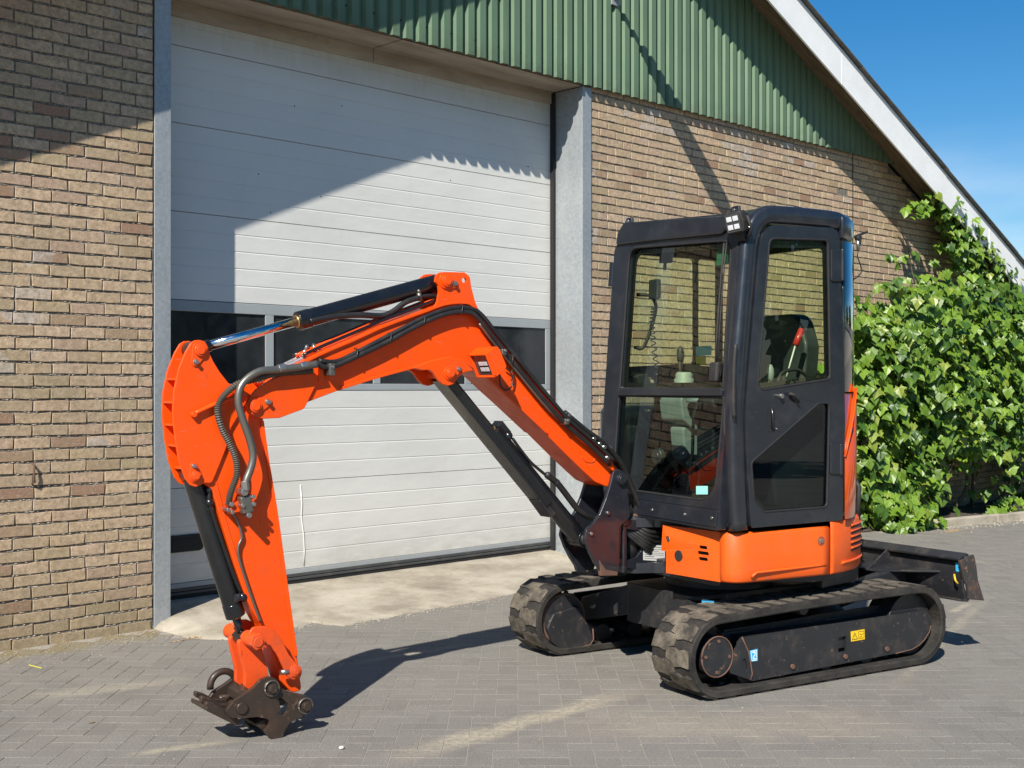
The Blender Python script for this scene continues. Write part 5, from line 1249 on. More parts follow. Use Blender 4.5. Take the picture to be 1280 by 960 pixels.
# hose clamps
for c_, w_, h_ in (([(1.8702,1.6021)][0], .028, .055), ([(0.9325,1.6964)][0], .030, .030), ([(0.5424,1.3492)][0], .030, .030)):
    g = MB(bx); g.box((c_[0] - w_ / 2, .084, c_[1] - h_ / 2), (c_[0] + w_ / 2, .138, c_[1] + h_ / 2)); g.build('hose_clamp', 'hose_steel', bm_, bevel=.004)
    g = MB(bx); g.cyly(c_[0], c_[1] + h_ * .2, .137, .146, .007, 6); g.build('clamp_bolt', 'steel', bm_)
st = [(1.9055,1.5949)][0]; g = MB(bx); g.box((st[0] - .012, .08, st[1] - .045), (st[0] + .012, .10, st[1] + .02)); g.build('clamp_bracket', 'orange', bm_, bevel=.003)
# steel pipes on the top of the boom
for y_, mat_, r_ in ((-.045, 'cylinder_black', .009), (-.015, 'orange', .008), (.02, 'orange', .008), (.048, 'cylinder_black', .008)):
    pth = [(x, z + .016) for x, z in [(1.9744,1.6494),(1.8632,1.6981),(1.6996,1.764),(1.5305,1.8321),(1.3776,1.8865),(1.2656,1.9291)]]
    btube('boom_pipe', mat_, bm_, pth, r_, 8, y=y_, sp=4)
for y_ in (-.03, .03):
    btube('braided_hose', 'chrome_braid', bm_, [(x, z + .012) for x, z in [(2.1819,1.5376),(2.0985,1.5732),(2.0291,1.6093),(1.9508,1.6461)]], .010, 8, y=y_, sp=5)
for p in [(1.9271,1.697),(1.8872,1.6941),(1.9389,1.6751),(1.8672,1.6835),(1.8952,1.7048)]:
    g = MB(bx); g.cyl((p[0], .0 + rnd.uniform(-.05, .05), p[1] - .02), (p[0], 0, p[1] + .015), .009, 6); g.build('pipe_fitting', 'steel', bm_)

# ---------------------------------------------------------------- cylinders
def cyl_between(name, p0, p1, split, rb, rr, rodmat, par, y=0, gland=True, over=.0):
    """rod from p0, barrel from the point at fraction split to p1"""
    a = Vector((p0[0], y, p0[1])); b = Vector((p1[0], y, p1[1])); m = a.lerp(b, split); d = (b - a).normalized()
    g = MB(bx); g.cyl(m, b - d * .02, rb, 28); g.cyl(m - d * .012, m + d * .05, rb * 1.06, 28); o = g.build(name, 'cylinder_black', par, bevel=.003)
    g = MB(bx); g.cyl(a, m, rr, 24); g.build('piston_rod', rodmat, o)
    g = MB(bx); g.cyl(m - d * .020, m - d * .010, rr * 1.35, 24); g.build('rod_seal', 'brass', o)
    for q, r_, w_ in ((a, rr * 1.7, .05), (b, rb * .95, .05)):
        g = MB(bx); g.cyly(q.x, q.z, y - w_, y + w_, r_, 24); g.build('cylinder_eye', 'cylinder_black', o, bevel=.003)
    return o, a, b, m, d
A0 = [(2.4594,1.6821)][0]; A1 = [(1.2246,2.0335)][0]; am = [(1.9627,1.8186)][0]
fr = math.hypot(am[0] - A0[0], am[1] - A0[1]) / math.hypot(A1[0] - A0[0], A1[1] - A0[1])
ac, a_, b_, m_, d_ = cyl_between('arm_cylinder', A0, A1, fr, .041, .0215, 'chrome', ex)
g = MB(bx); g.cyl(a_ + d_ * .02, a_ + d_ * .075, .027, 20); g.build('rod_end', 'cylinder_black', ac, bevel=.003)
btube('cylinder_hose', 'hose_black', ac, [(1.933,1.8187),(1.8733,1.8332),(1.7721,1.8493),(1.6688,1.8565),(1.5632,1.8564),(1.4988,1.8811),(1.4336,1.9251),(1.3586,1.951)], .014, 10, y=.035, sp=6)
btube('cylinder_hose', 'hose_black', ac, [(1.3675,1.9506),(1.314,1.9606),(1.2554,1.9592),(1.2052,1.9343)], .012, 8, y=.02, sp=5)
ft = [(1.3618,1.9725),(1.353,1.9348)]
g = MB(bx); g.cyl((ft[0][0], .035, ft[0][1]), (ft[1][0], .035, ft[1][1]), .012, 8); g.sphere((ft[0][0], .035, ft[0][1] + .008), .011); g.build('hose_fitting', 'hose_steel', ac)

B0 = [(1.1879,1.59)][0]; B1 = [(0.3584,0.731)][0]; bmm = [(0.9043,1.3003)][0]
fr = math.hypot(bmm[0] - B0[0], bmm[1] - B0[1]) / math.hypot(B1[0] - B0[0], B1[1] - B0[1])
bc, a_, b_, m_, d_ = cyl_between('boom_cylinder', B0, B1, fr, .046, .019, 'chrome_dark', ex)
nn_ = Vector((-d_.z, 0, d_.x));
if nn_.z > 0: nn_ = -nn_
# rod guard: channel on the front side of the cylinder
g = MB(bx)
def gp(s_, o, y): q = a_ + d_ * s_ + nn_ * o; return (q.x, y, q.z)
LG = (b_ - a_).length
e0, e1 = -.005, LG * .74
for (ya, yb, oa, ob) in ((-.056, .056, .050, .058), (-.056, -.048, -.018, .050), (.048, .056, .010, .050)):
    vs = [gp(e0, oa, ya), gp(e1, oa, ya), gp(e1, ob, ya), gp(e0, ob, ya), gp(e0, oa, yb), gp(e1, oa, yb), gp(e1, ob, yb), gp(e0, ob, yb)]
    g.add(vs, [(0, 1, 2, 3), (7, 6, 5, 4), (0, 4, 5, 1), (1, 5, 6, 2), (2, 6, 7, 3), (3, 7, 4, 0)])
g.build('rod_guard', 'cylinder_black', bc, bevel=.003)
g = MB(bx); q = a_ + d_ * (LG * .70) + nn_ * .045; q2 = a_ + d_ * (LG * .80) + nn_ * .052; g.bar(q, q2, .10, .035, tuple(nn_)); g.build('guard_foot', 'dark_steel', bc, bevel=.004)
pb = [(0.9341,1.3341),(0.8857,1.2974),(0.837,1.2804)]
g = MB(bx); q = m_ - nn_ * .045; g.bar(q - d_ * .02, q + d_ * .06, .07, .04, tuple(nn_)); g.sphere((pb[2][0], .03, pb[2][1]), .024); g.cyl((pb[1][0], .02, pb[1][1] - .01), (pb[2][0], .03, pb[2][1]), .016, 10); g.build('port_block', 'cylinder_black', bc, bevel=.004)
btube('steel_pipe', 'cylinder_black', bc, [(0.8129,1.2672),(0.7634,1.2097),(0.7034,1.1471),(0.6528,1.1088),(0.5967,1.0698)], .008, 8, y=.035)
btube('cylinder_hose', 'hose_black', bc, [(0.5967,1.0739),(0.54,1.0387),(0.488,0.9868),(0.4407,0.9347),(0.393,0.8864),(0.3234,0.8447),(0.2529,0.8235)], .017, 10, y=.035)
for p in [(0.5916,1.0737),(0.5348,1.0343)]:
    g = MB(bx); g.sphere((p[0], .035, p[1]), .019); g.build('hose_fitting', 'dark_steel', bc)
g = MB(bx); g.cyly(b_.x, b_.z, -.10, .10, .030, 16); g.build('lower_pin', 'dark_steel', bc)
# hose bundle passing over the swing post beside the foot
for k, (y_, r_) in enumerate(((.06, .013), (.03, .013), (.0, .013), (-.03, .012), (-.06, .013), (.045, .011))):
    pth = [(p[0], y_ + .01 * math.sin(i + k), p[1] + .012 * (k % 2)) for i, p in enumerate([(0.4856,1.3664),(0.369,1.2851),(0.2609,1.2194),(0.1619,1.1398),(0.0949,1.0689),(0.0384,0.9717),(-0.0185,0.8475),(-0.053,0.7238)])]
    btube('hydraulic_hose', 'hose_black', bm_ if k < 3 else post, [(q[0], q[1], q[2] + .018) for q in pth], r_, 8, sp=5)
g = MB(bx); P0 = [(0.2061,1.1753),(0.1785,1.1532)]
for y_ in (-.05, 0, .05): g.tube([(P0[0][0], y_, P0[0][1] + .03), (P0[1][0], y_, P0[1][1] + .03)], .018, 8)
g.build('hose_coupling', 'hose_steel', bm_)
for p in [(0.3478,1.2454),(0.3102,1.2195),(0.2778,1.2019),(0.2561,1.1467)]:
    g = MB(bx); g.cyly(p[0], p[1] + .01, .05, .115, .011, 6); g.build('hose_fitting', 'steel', bm_)
# dark plates standing behind the boom foot
g = MB(bx); g.box((.09, -.09, .86), (.13, .09, .93)); g.build('hose_tray', 'dark_steel', post, bevel=.004)

# ---------------------------------------------------------------- arm
ao = [(2.1256,1.117),(2.0966,0.9541),(2.049,0.6406),(2.0025,0.3347),(1.9802,0.1791),(2.0024,0.161),(2.0832,0.2253),(2.1326,0.365),(2.1778,0.4855),(2.2373,0.5958),(2.2998,0.7705),(2.365,0.9703),(2.3902,1.0774),(2.408,1.0918),(2.4329,1.1201),(2.4996,1.1062),(2.4647,1.2667),(2.2746,1.2613),(2.2453,1.4681),(2.2158,1.4922),(2.1747,1.4677),(2.1445,1.2227)]
arm_body = [(2.1747,1.4677),(2.1445,1.2227),(2.1237,1.1169),(2.0966,0.9541),(2.049,0.6384),(2.0025,0.333),(1.9791,0.1718),(2.0295,0.1719),(2.0832,0.2323),(2.1251,0.3641),(2.1741,0.485),(2.2373,0.5958),(2.2998,0.7705),(2.3614,0.9633),(2.3973,1.0879),(2.454,1.1312),(2.4892,1.2674),(2.4119,1.469),(2.3113,1.5166),(2.2306,1.4957)]
arm = bprism('arm', 'orange', ex, fillet(arm_body, [.03, 0, 0, 0, 0, 0, .02, .03, .02, .05, .03, .03, .05, .08, .05, .05, .05, .05, .05, .03], 3), -.056, .056, bevel=.005, seg=3)
chk = [(2.4991,1.7084),(2.4799,1.7206),(2.4588,1.7228),(2.4359,1.7165),(2.4217,1.6931),(2.4164,1.6694),(2.3986,1.6323),(2.3699,1.5883),(2.3302,1.5406),(2.2756,1.5131),(2.2277,1.4957),(2.2755,1.4166),(2.3192,1.3484),(2.3409,1.2633),(2.3768,1.1791),(2.4053,1.1156),(2.4336,1.1186),(2.4548,1.111),(2.4759,1.1019),(2.5003,1.1114),(2.5212,1.1375),(2.5489,1.2123),(2.5662,1.313),(2.5766,1.42),(2.5716,1.5067),(2.551,1.6003),(2.5217,1.671)]
chf = fillet(chk, [.01] * 5 + [.02] * 7 + [.05] * 3 + [.02] * 3 + [.02] * 3 + [.03] * 6, 3)
for s_ in (1, -1):
    g = MB(bx); g.prism(chf, .056 if s_ > 0 else -.070, .070 if s_ > 0 else -.056); g.build('cheek_plate', 'orange', arm, bevel=.003)
# back web and ribs of the ladder between the cheek plates
webp = [(2.4736,1.6733),(2.5017,1.6219),(2.5296,1.5369),(2.54,1.4287),(2.5329,1.317),(2.5118,1.2046),(2.4802,1.1287)]
for a, b in zip(webp, webp[1:]):
    g = MB(bx); g.bar((a[0] - .03, 0, a[1]), (b[0] - .03, 0, b[1]), .112, .010, (1, 0, 0)); g.build('web_plate', 'orange', arm)
for p in [(2.5609,1.5571),(2.5781,1.4594),(2.5711,1.365),(2.5572,1.277),(2.5293,1.1815)]:
    g = MB(bx); g.box((p[0] - .045, -.055, p[1] - .005), (p[0] - .004, .055, p[1] + .005)); g.build('ladder_rib', 'orange', arm, bevel=.002)
pa = [(2.4602,1.6803),(2.4794,1.6294)]
bpin(arm, pa[0], -.07, .068, .026, 'orange', plate=pa[1])
pa = [(2.4797,1.1497),(2.4871,1.192)]
bpin(arm, pa[0], -.07, .068, .021, 'orange', plate=pa[1])
# flange line down the near face
strip(smooth2([(2.1654,1.3768),(2.1427,1.2225),(2.1238,1.1167),(2.0959,0.9538),(2.0491,0.64),(2.0025,0.334)]), .014, .0555, .009, 'flange', 'orange', arm, side=1)
strip(smooth2([(2.4632,1.3848),(2.4314,1.2656),(2.3814,1.1073),(2.3454,0.9688),(2.2871,0.7793),(2.2245,0.6009),(2.1723,0.4877)]), .006, .0555, .003, 'flange', 'orange', arm, side=-1)
# handle bar welded across the cheek
btube('guard_bar', 'orange', arm, [(p[0], .082, p[1]) for p in [(2.4866,1.4125),(2.434,1.4355),(2.3843,1.4554),(2.3196,1.4789),(2.2687,1.5097)]], .010, 8, sp=3)
g = MB(bx); e_ = [(2.4901,1.4092)][0]; g.cyly(e_[0], e_[1], .066, .092, .013, 8); g.build('guard_bar_end', 'orange', arm, bevel=.002)
# bucket cylinder
C0 = [(2.2372,0.4303)][0]; C1 = [(2.4696,1.1555)][0]; cm = [(2.2706,0.5386)][0]
fr = math.hypot(cm[0] - C0[0], cm[1] - C0[1]) / math.hypot(C1[0] - C0[0], C1[1] - C0[1])
kc, a_, b_, m_, d_ = cyl_between('bucket_cylinder', C0, C1, fr, .041, .0185, 'cylinder_black', ex)
btube('steel_pipe', 'cylinder_black', kc, [(p[0], .035, p[1]) for p in [(2.3996,1.086),(2.4031,1.0418),(2.3887,0.9829),(2.349,0.8672),(2.298,0.7255),(2.2576,0.6283)]], .011, 8)
g = MB(bx)
for p in [(2.4016,1.0864),(2.4015,1.0318)]: g.sphere((p[0], .035, p[1]), .019)
for p in [(2.2524,0.6146)]: g.sphere((p[0], .04, p[1]), .022); g.cyl((p[0] - .03, .02, p[1]), (p[0] + .04, .05, p[1]), .018, 10)
g.build('hose_fitting', 'cylinder_black', kc)
# big armoured hose and coiled black hose looping to the arm
BH_ = [(1.9441,1.6261),(2.0369,1.611),(2.1354,1.5997),(2.2135,1.5921),(2.2721,1.561),(2.3065,1.518),(2.3136,1.4554),(2.2919,1.3804),(2.2609,1.2945),(2.2477,1.2291),(2.2587,1.1748),(2.279,1.1244),(2.2862,1.0805)]
btube('armoured_hose', 'hose_steel', arm, BH_, .0165, 14, y=.135, sp=7)
g = MB(bx)
P = spline([(p[0], .100, p[1]) for p in [(1.9498,1.598),(2.035,1.5903),(2.1262,1.5826),(2.223,1.5579),(2.307,1.5336),(2.3716,1.4794),(2.3929,1.422),(2.3733,1.3473),(2.3393,1.2855),(2.3122,1.2201),(2.3049,1.155),(2.3247,1.098),(2.3391,1.0545),(2.3391,1.0239)]], 15)
g.tube(P, [.0115 + (.0048 if i % 2 else 0) for i in range(len(P))], 10, smooth=False); g.build('coiled_hose', 'coil_rubber', arm)
for p, r_ in zip([(2.1152,1.6067),(2.0087,1.6183),(2.2848,1.1046)], (.019, .018, .019)):
    g = MB(bx); g.cyl((p[0] - .016, .135, p[1] + .004), (p[0] + .016, .135, p[1] - .004), r_, 8) if p[1] > 1.3 else g.cyl((p[0], .135, p[1] + .02), (p[0] - .004, .135, p[1] - .02), r_, 8); g.build('hose_ferrule', 'steel', arm, bevel=.002)
# bracket, quick couplers and thin pipe below
bkt = [(2.3385,1.0231),(2.2879,1.0409),(2.2769,1.0095),(2.2842,0.9928),(2.3312,0.9853)]
bprism('hose_bracket', 'orange', arm, bkt, .056, .105)
cp = [(2.2826,1.0599),(2.2717,1.0252),(2.268,0.9874)]
g = MB(bx); g.bar((cp[0][0], .12, cp[0][1]), (cp[2][0], .12, cp[2][1]), .045, .05, (1, 0, 0)); g.build('coupler_block', 'hose_steel', arm, bevel=.006)
for p, r_ in zip([(2.2905,1.078),(2.2505,1.0555),(2.2469,1.0246),(2.2687,0.9781),(2.2977,1.0206)], (.018, .010, .010, .013, .010)):
    g = MB(bx); g.cyly(p[0], p[1], .09, .15, r_, 6); g.build('coupler_nut', 'steel', arm, bevel=.002)
for p, r_ in zip([(2.3492,1.0033),(2.3349,1.0263),(2.3312,0.9921)], (.010, .012, .010)):
    g = MB(bx); g.cyly(p[0], p[1], .06, .118, r_, 6); g.build('hose_nut', 'steel', arm, bevel=.002)
btube('steel_pipe', 'hose_steel', arm, [(p[0], .068, p[1]) for p in [(2.3106,0.9814),(2.2887,0.9458),(2.2741,0.9035),(2.2704,0.8723),(2.285,0.8389),(2.2831,0.7907),(2.2519,0.6916),(2.2112,0.577),(2.1814,0.501)]], .006, 8, sp=5)
# ---------------------------------------------------------------- linkage and quick hitch
pinc = [(2.2335,0.4369)][0]
g = MB(bx); g.cyly(pinc[0], pinc[1], -.15, -.04, .033, 24); g.cyly(pinc[0], pinc[1], .04, .135, .033, 24); g.cyly(pinc[0], pinc[1], .135, .160, .036, 6); g.cyly(pinc[0], pinc[1], .16, .165, .022, 20); g.cyly(pinc[0], pinc[1], -.04, .04, .022, 16)
lk_ = g.build('link_pin', 'orange_worn', ex, bevel=.003)
sidel = fillet([(2.2311,0.4915),(2.1756,0.4888),(2.142,0.4711),(2.1005,0.4246),(2.0663,0.3541),(2.0318,0.3112),(2.001,0.2755),(2.0087,0.2413),(2.0471,0.2395),(2.0738,0.2607),(2.1118,0.3424),(2.1531,0.4065),(2.2126,0.4068),(2.2457,0.4177),(2.2531,0.4665)], [.02] * 15, 3)
for s_ in (1, -1):
    g = MB(bx); g.prism(sidel, .088 if s_ > 0 else -.106, .106 if s_ > 0 else -.088); g.build('side_link', 'orange_worn', lk_, bevel=.003)
pn = [(2.0361,0.2776)][0]
g = MB(bx); g.cyly(pn[0], pn[1], -.11, .112, .030, 8); g.cyly(pn[0], pn[1], .112, .118, .022, 20); g.cyly(pn[0], pn[1], .118, .122, .014, 16); g.build('link_boss', 'orange_worn', lk_, bevel=.003)
sb = [(2.0867,0.2789)][0]; g = MB(bx); g.cyl((sb[0] + .015, .1, sb[1]), (sb[0] - .03, .1, sb[1]), .012, 8); g.build('grease_fitting', 'steel', lk_)
hl = fillet([(2.2843,0.4337),(2.2328,0.438),(2.1882,0.4119),(2.1545,0.3275),(2.1393,0.2556),(2.1619,0.2028),(2.2104,0.1957),(2.2511,0.2292),(2.2512,0.2845),(2.2733,0.3806)], [.02] * 10, 3)
for s_ in (1, -1):
    g = MB(bx); g.prism(hl, .034 if s_ > 0 else -.062, .062 if s_ > 0 else -.034); g.build('tipping_link', 'orange_worn', lk_, bevel=.003)
hp1 = [(2.1584,0.21)][0]
g = MB(bx); g.cyly(hp1[0], hp1[1], -.07, .07, .032, 24); g.build('tipping_barrel', 'orange_worn', lk_, bevel=.003)
# hitch body
hitch = bprism('quick_hitch', 'hitch_steel', ex, fillet([(2.2338,0.2371),(2.2044,0.2639),(2.1673,0.2726),(2.1337,0.2612),(2.1073,0.2124),(2.0542,0.1875),(1.9889,0.1676),(1.9695,0.1225),(1.9888,0.0831),(2.0312,0.0721),(2.0694,0.0605),(2.0921,0.0293),(2.1072,-0.003),(2.1335,-0.0056),(2.1634,0.0096),(2.1895,0.0414),(2.1597,0.0574),(2.1672,0.0896),(2.2191,0.108),(2.2993,0.1135),(2.3425,0.1236),(2.3622,0.1503),(2.3282,0.1892),(2.2777,0.2125)], [.01] * 3 + [.03] * 3 + [.03] * 3 + [.03] * 4 + [.01] * 3 + [.02] * 3 + [.02] * 5, 3), .098, .122, bevel=.004, holes=[fillet([(2.1261,0.1804),(2.0998,0.1661),(2.0732,0.1379),(2.0732,0.11),(2.0959,0.096),(2.1336,0.1052),(2.111,0.1226),(2.1186,0.1515)], .006, 2)])
farh = fillet([(2.1303,0.1764),(2.0995,0.2045),(2.0607,0.2137),(2.0254,0.2017),(1.9978,0.1506),(1.9422,0.1245),(1.9181,0.0734),(1.9421,0.0257),(2.0056,0.0172),(2.0253,-0.0233),(2.0527,-0.0587),(2.0838,-0.0284),(2.1148,0.0269),(2.1989,0.0471),(2.2442,0.0576),(2.2648,0.0856),(2.2442,0.1463),(2.199,0.1754)], [.01] * 18, 3)
fh_ = [(x, z) for x, z in fillet([(2.2338,0.2371),(2.2044,0.2639),(2.1673,0.2726),(2.1337,0.2612),(2.1073,0.2124),(2.0542,0.1875),(1.9889,0.1676),(1.9695,0.1225),(1.9888,0.0831),(2.0312,0.0721),(2.0694,0.0605),(2.0921,0.0293),(2.1072,-0.003),(2.1335,-0.0056),(2.1634,0.0096),(2.1895,0.0414),(2.1597,0.0574),(2.1672,0.0896),(2.2191,0.108),(2.2993,0.1135),(2.3425,0.1236),(2.3622,0.1503),(2.3282,0.1892),(2.2777,0.2125)], .01, 2)]
g = MB(bx); g.prism(fh_, -.122, -.098); g.build('far_cheek', 'hitch_steel', hitch, bevel=.004)
ctr = [(2.1561,0.2227),(1.9966,0.123)]
for c_ in ctr:
    g = MB(bx); g.cyly(c_[0], c_[1], -.13, .135, .019, 20); g.cyly(c_[0], c_[1], .12, .128, .038, 24); g.cyly(c_[0], c_[1], .135, .150, .022, 6); g.build('hitch_pin', 'hitch_steel', hitch, bevel=.003)
    g = MB(bx); g.tube([(c_[0] + .033 * math.cos(k / 24 * math.tau), .130, c_[1] + .033 * math.sin(k / 24 * math.tau)) for k in range(25)], .0035, 6); g.build('pin_collar', 'hose_steel', hitch)
# cross members: latch tubes and jaw
for (px_, py_, r_) in ((0, 0, .022),):
    for c_ in [(2.0898,0.0409),(2.2481,0.1249)]:
        g = MB(bx); g.cyly(c_[0], c_[1], -.10, .10, r_, 16); g.build('cross_tube', 'hitch_steel', hitch, bevel=.003)
cj = [(2.2921,0.1567)][0]
g = MB(bx); g.cyly(cj[0], cj[1], .08, .132, .026, 20); g.build('jaw_boss', 'hitch_steel', hitch, bevel=.005)
# upper claw plates: ring hook and toothed bars at the front
hk = [(2.2841,0.2115)][0]
g = MB(bx); P = [(hk[0] + .060 * math.cos(R(a)), -.10, hk[1] + .060 * math.sin(R(a))) for a in range(-10, 300, 15)]
g.tube(P, .016, 8)
g.tube([P[-1], (hk[0] - .03, -.10, hk[1] - .055), (hk[0] - .06, -.10, hk[1] - .055)], .013, 8); g.build('ring_hook', 'hitch_steel', hitch, smooth_ang=None)
for y_, z_ in ((.02, 0), (.075, -.012), (-.045, .008)):
    bar_ = [(2.438,0.2106),(2.3988,0.1947),(2.3521,0.1639),(2.2903,0.1548),(2.2976,0.1248),(2.3701,0.1392),(2.438,0.1868)]
    g = MB(bx); g.prism(fillet([(x, z + z_) for x, z in bar_], .006, 2), y_ - .014, y_ + .014); g.build('jaw_tooth', 'hitch_steel', hitch, bevel=.005)
bar2 = fillet([(2.4369,0.1805),(2.3868,0.156),(2.3216,0.1186),(2.2776,0.0946),(2.2996,0.0737),(2.3651,0.1149),(2.4369,0.16)], .008, 2)
g = MB(bx); g.prism(bar2, -.09, .09); g.build('jaw_plate', 'hitch_steel', hitch, bevel=.004)
g = MB(bx); g.prism(fillet([(2.2629,0.2002),(2.2259,0.2229),(2.196,0.2187),(2.181,0.1745),(2.2333,0.1471),(2.2703,0.1595)], .015, 3), -.10, .06); g.build('hitch_block', 'hitch_steel', hitch, bevel=.006)
g = MB(bx); g.prism(fillet([(2.1924,0.077),(2.1249,0.0736),(2.1097,0.0502),(2.1324,0.0188),(2.1812,0.037),(2.2221,0.0713)], .01, 3), -.10, .09); g.build('lower_jaw', 'hitch_steel', hitch, bevel=.005)
g = MB(bx); gg = [(2.0513,0.067)][0]; g.cyly(gg[0], gg[1], .09, .118, .012, 8); g.build('bolt', 'steel', hitch)

# ================================================================= VINE, KERB, SMALL THINGS
vine = empty('grape_vine', (8.6, -.3, 0), label='big leafy green grape vine climbing the brick wall behind the excavator', cat='vine')
def leaf_geo(s, rng):
    """lobed vine leaf with a fold along the midrib: points around the stalk joint"""
    ang = [-150, -118, -88, -62, -32, 0, 32, 62, 88, 118, 150]; rad = [.78, .58, .95, .70, 1.0, 1.0, 1.0, .70, .95, .58, .78]
    rad[5] = 1.15; rad[4] = .80; rad[6] = .80
    P = [(0, 0, 0)]
    for a, r_ in zip(ang, rad):
        r_ *= s * rng.uniform(.9, 1.1) * .56; t_ = R(a); x = r_ * math.cos(t_) + s * .1; y = r_ * math.sin(t_)
        P.append((x, y, .16 * abs(y) - .45 * (x * x + y * y) / s + rng.uniform(-.02, .02) * s))
    F = [(0, i, i + 1) for i in range(1, 11)]
    return P, F
LEAVES = [leaf_geo(1, rnd) for _ in range(10)]
def leaf_matrix(c, n, up, s):
    n = n.normalized(); x = (up - n * up.dot(n))
    x = x.normalized() if x.length > 1e-4 else n.orthogonal().normalized(); y = n.cross(x)
    return Matrix(((x.x * s, y.x * s, n.x * s, c.x), (x.y * s, y.y * s, n.y * s, c.y), (x.z * s, y.z * s, n.z * s, c.z), (0, 0, 0, 1)))
# masses of the vine: centre (x, y, z) and radii
LOBES = [((8.55, -.30, .75), (.75, .42, .95), 1.0), ((8.55, -.40, 1.75), (.72, .42, .80), 1.0), ((9.3, -.45, 2.1), (.95, .50, .72), 1.2), ((10.2, -.45, 2.05), (1.0, .52, .85), 1.25),
         ((9.4, -.55, 1.35), (.85, .50, .70), .9), ((10.4, -.60, 1.35), (.95, .5, .75), .75), ((11.3, -.5, 2.1), (1.0, .5, .85), 1.1), ((12.2, -.5, 1.8), (1.0, .55, .95), 1.1),
         ((9.2, -.45, .55), (.55, .35, .55), .45), ((10.9, -.62, .75), (.9, .42, .6), .4), ((12.2, -.6, .9), (1.0, .45, .8), .8), ((8.0, -.32, 1.2), (.45, .35, 1.1), .7),
         ((11.15, -.35, 2.95), (.55, .35, .42), .55), ((11.0, -.42, 3.45), (.28, .20, .40), .30), ((10.55, -.30, 3.80), (.28, .18, .20), .20), ((11.4, -.45, 3.30), (.30, .22, .40), .26), ((11.9, -.5, 2.95), (.55, .25, .35), .3),
         ((10.15, -.2, 3.9), (.25, .1, .12), .045), ((9.75, -.12, 2.95), (.20, .08, .35), .07), ((11.6, -.55, 3.05), (.35, .2, .25), .2), ((8.4, -.62, .16), (.65, .35, .22), .32), ((10.8, -.95, .12), (.75, .22, .12), .20), ((11.9, -1.15, .1), (.35, .15, .1), .06), ((12.9, -.5, 2.4), (.7, .5, .6), .6), ((9.9, -.35, 2.75), (.35, .25, .25), .16)]
SKY_ = [(7.7638,2.2339),(7.9605,2.4283),(8.1785,2.6623),(8.436,2.7301),(8.7003,2.6056),(8.9724,2.7103),(9.3475,2.9154),(9.6379,2.8616),(9.9367,2.7874),(10.2451,2.9493),(10.456,3.1274),(10.8236,3.1161),(11.1357,2.9604),(11.4571,2.8606),(11.74,2.7143),(12.1786,2.6127)]
def vine_top(x):
    for a, b in zip(SKY_, SKY_[1:]):
        if a[0] <= x <= b[0]: return a[1] + (b[1] - a[1]) * (x - a[0]) / (b[0] - a[0])
    return SKY_[0][1] if x < SKY_[0][0] else SKY_[-1][1]
STR = [((q[0], -.32, q[1]), (rx_, .16, rz_), w_) for q, rx_, rz_, w_ in zip([(9.3717,3.5648),(9.662,3.6501),(9.9403,3.6225),(10.2265,3.6515),(10.3511,3.491),(10.6057,3.4953),(10.8221,3.3383),(11.0878,3.1815),(11.4062,3.0441),(11.7819,2.9569),(10.3505,3.2697),(10.6263,3.1464),(11.926,2.8938),(9.0331,2.9893),(9.3517,3.1046)],
    (.16, .20, .22, .22, .22, .24, .26, .30, .28, .20, .22, .3, .2, .08, .06), (.12, .13, .12, .18, .20, .18, .22, .22, .20, .14, .20, .22, .12, .07, .06), (.02, .03, .03, .045, .05, .05, .065, .08, .065, .03, .055, .08, .03, .008, .006))]
LOBES = [L for L in LOBES if L[0][2] < 2.5 and L[0][0] != 9.75] + STR
lv = []
rg = random.Random(11)
for (c, r_, wgt) in LOBES:
    n = int(1000 * wgt)
    for _ in range(n):
        while True:
            d = Vector((rg.uniform(-1, 1), rg.uniform(-1, 1), rg.uniform(-1, 1)))
            if .25 < d.length <= 1: break
        d = d.normalized() * (d.length ** .40)
        # uneven edge: push in and out with a slow wave
        wv = 1 + .20 * math.sin(c[0] * 3 + d.x * 7 + d.z * 5) + .12 * math.sin(d.z * 13 + d.x * 9)
        p = Vector((c[0] + d.x * r_[0] * wv, c[1] + d.y * r_[1] * wv, c[2] + d.z * r_[2] * wv))
        if p.y > -.035: p.y = -.035 - rg.uniform(0, .1)
        if p.z < .03: p.z = .03 + rg.uniform(0, .06)
        if (c, r_, wgt) not in STR and p.z > vine_top(p.x) - .02 + .10 * math.sin(p.x * 9) + rg.uniform(-.16, .12): continue
        hole = math.sin(p.x * 3.3 + 1.1) * math.sin(p.z * 4.1 + .4) + .5 * math.sin(p.x * 8.1 + p.z * 6.3)
        if hole > .58 and rg.random() < .85: continue
        if 9.3 < p.x < 11.9 and p.z < .75 and rg.random() < .72: continue
        nr = Vector((d.x * .5 + rg.uniform(-.8, .6) - .2, -1.0 + rg.uniform(-.1, .7), .65 + rg.uniform(-.6, .7)))
        up = Vector((rg.uniform(-.7, .7), rg.uniform(-.4, 0), -1))
        lv.append((p, nr, up, .9 * rg.choice((rg.uniform(.07, .12), rg.uniform(.11, .17), rg.uniform(.13, .175))) * (.85 if wgt < .1 else 1)))
lv.sort(key=lambda q: (q[0] - CAMP).length - q[3] * 14 + (0 if q[0].y < -.6 else 1.2))
lm = []
for k in range(10):
    P, F = LEAVES[k]; me = bpy.data.meshes.new('leaf'); me.from_pydata(P, [], F); me.materials.append(M['vine_leaf']); lm.append(me)
vmi = Matrix.Translation(Vector((-8.6, .3, 0)))
for q in lv[:300]:
    o = bpy.data.objects.new('leaf', lm[rg.randrange(10)]); COL.objects.link(o); o.parent = vine; o.matrix_local = vmi @ leaf_matrix(*q)
vv = []; ff = []
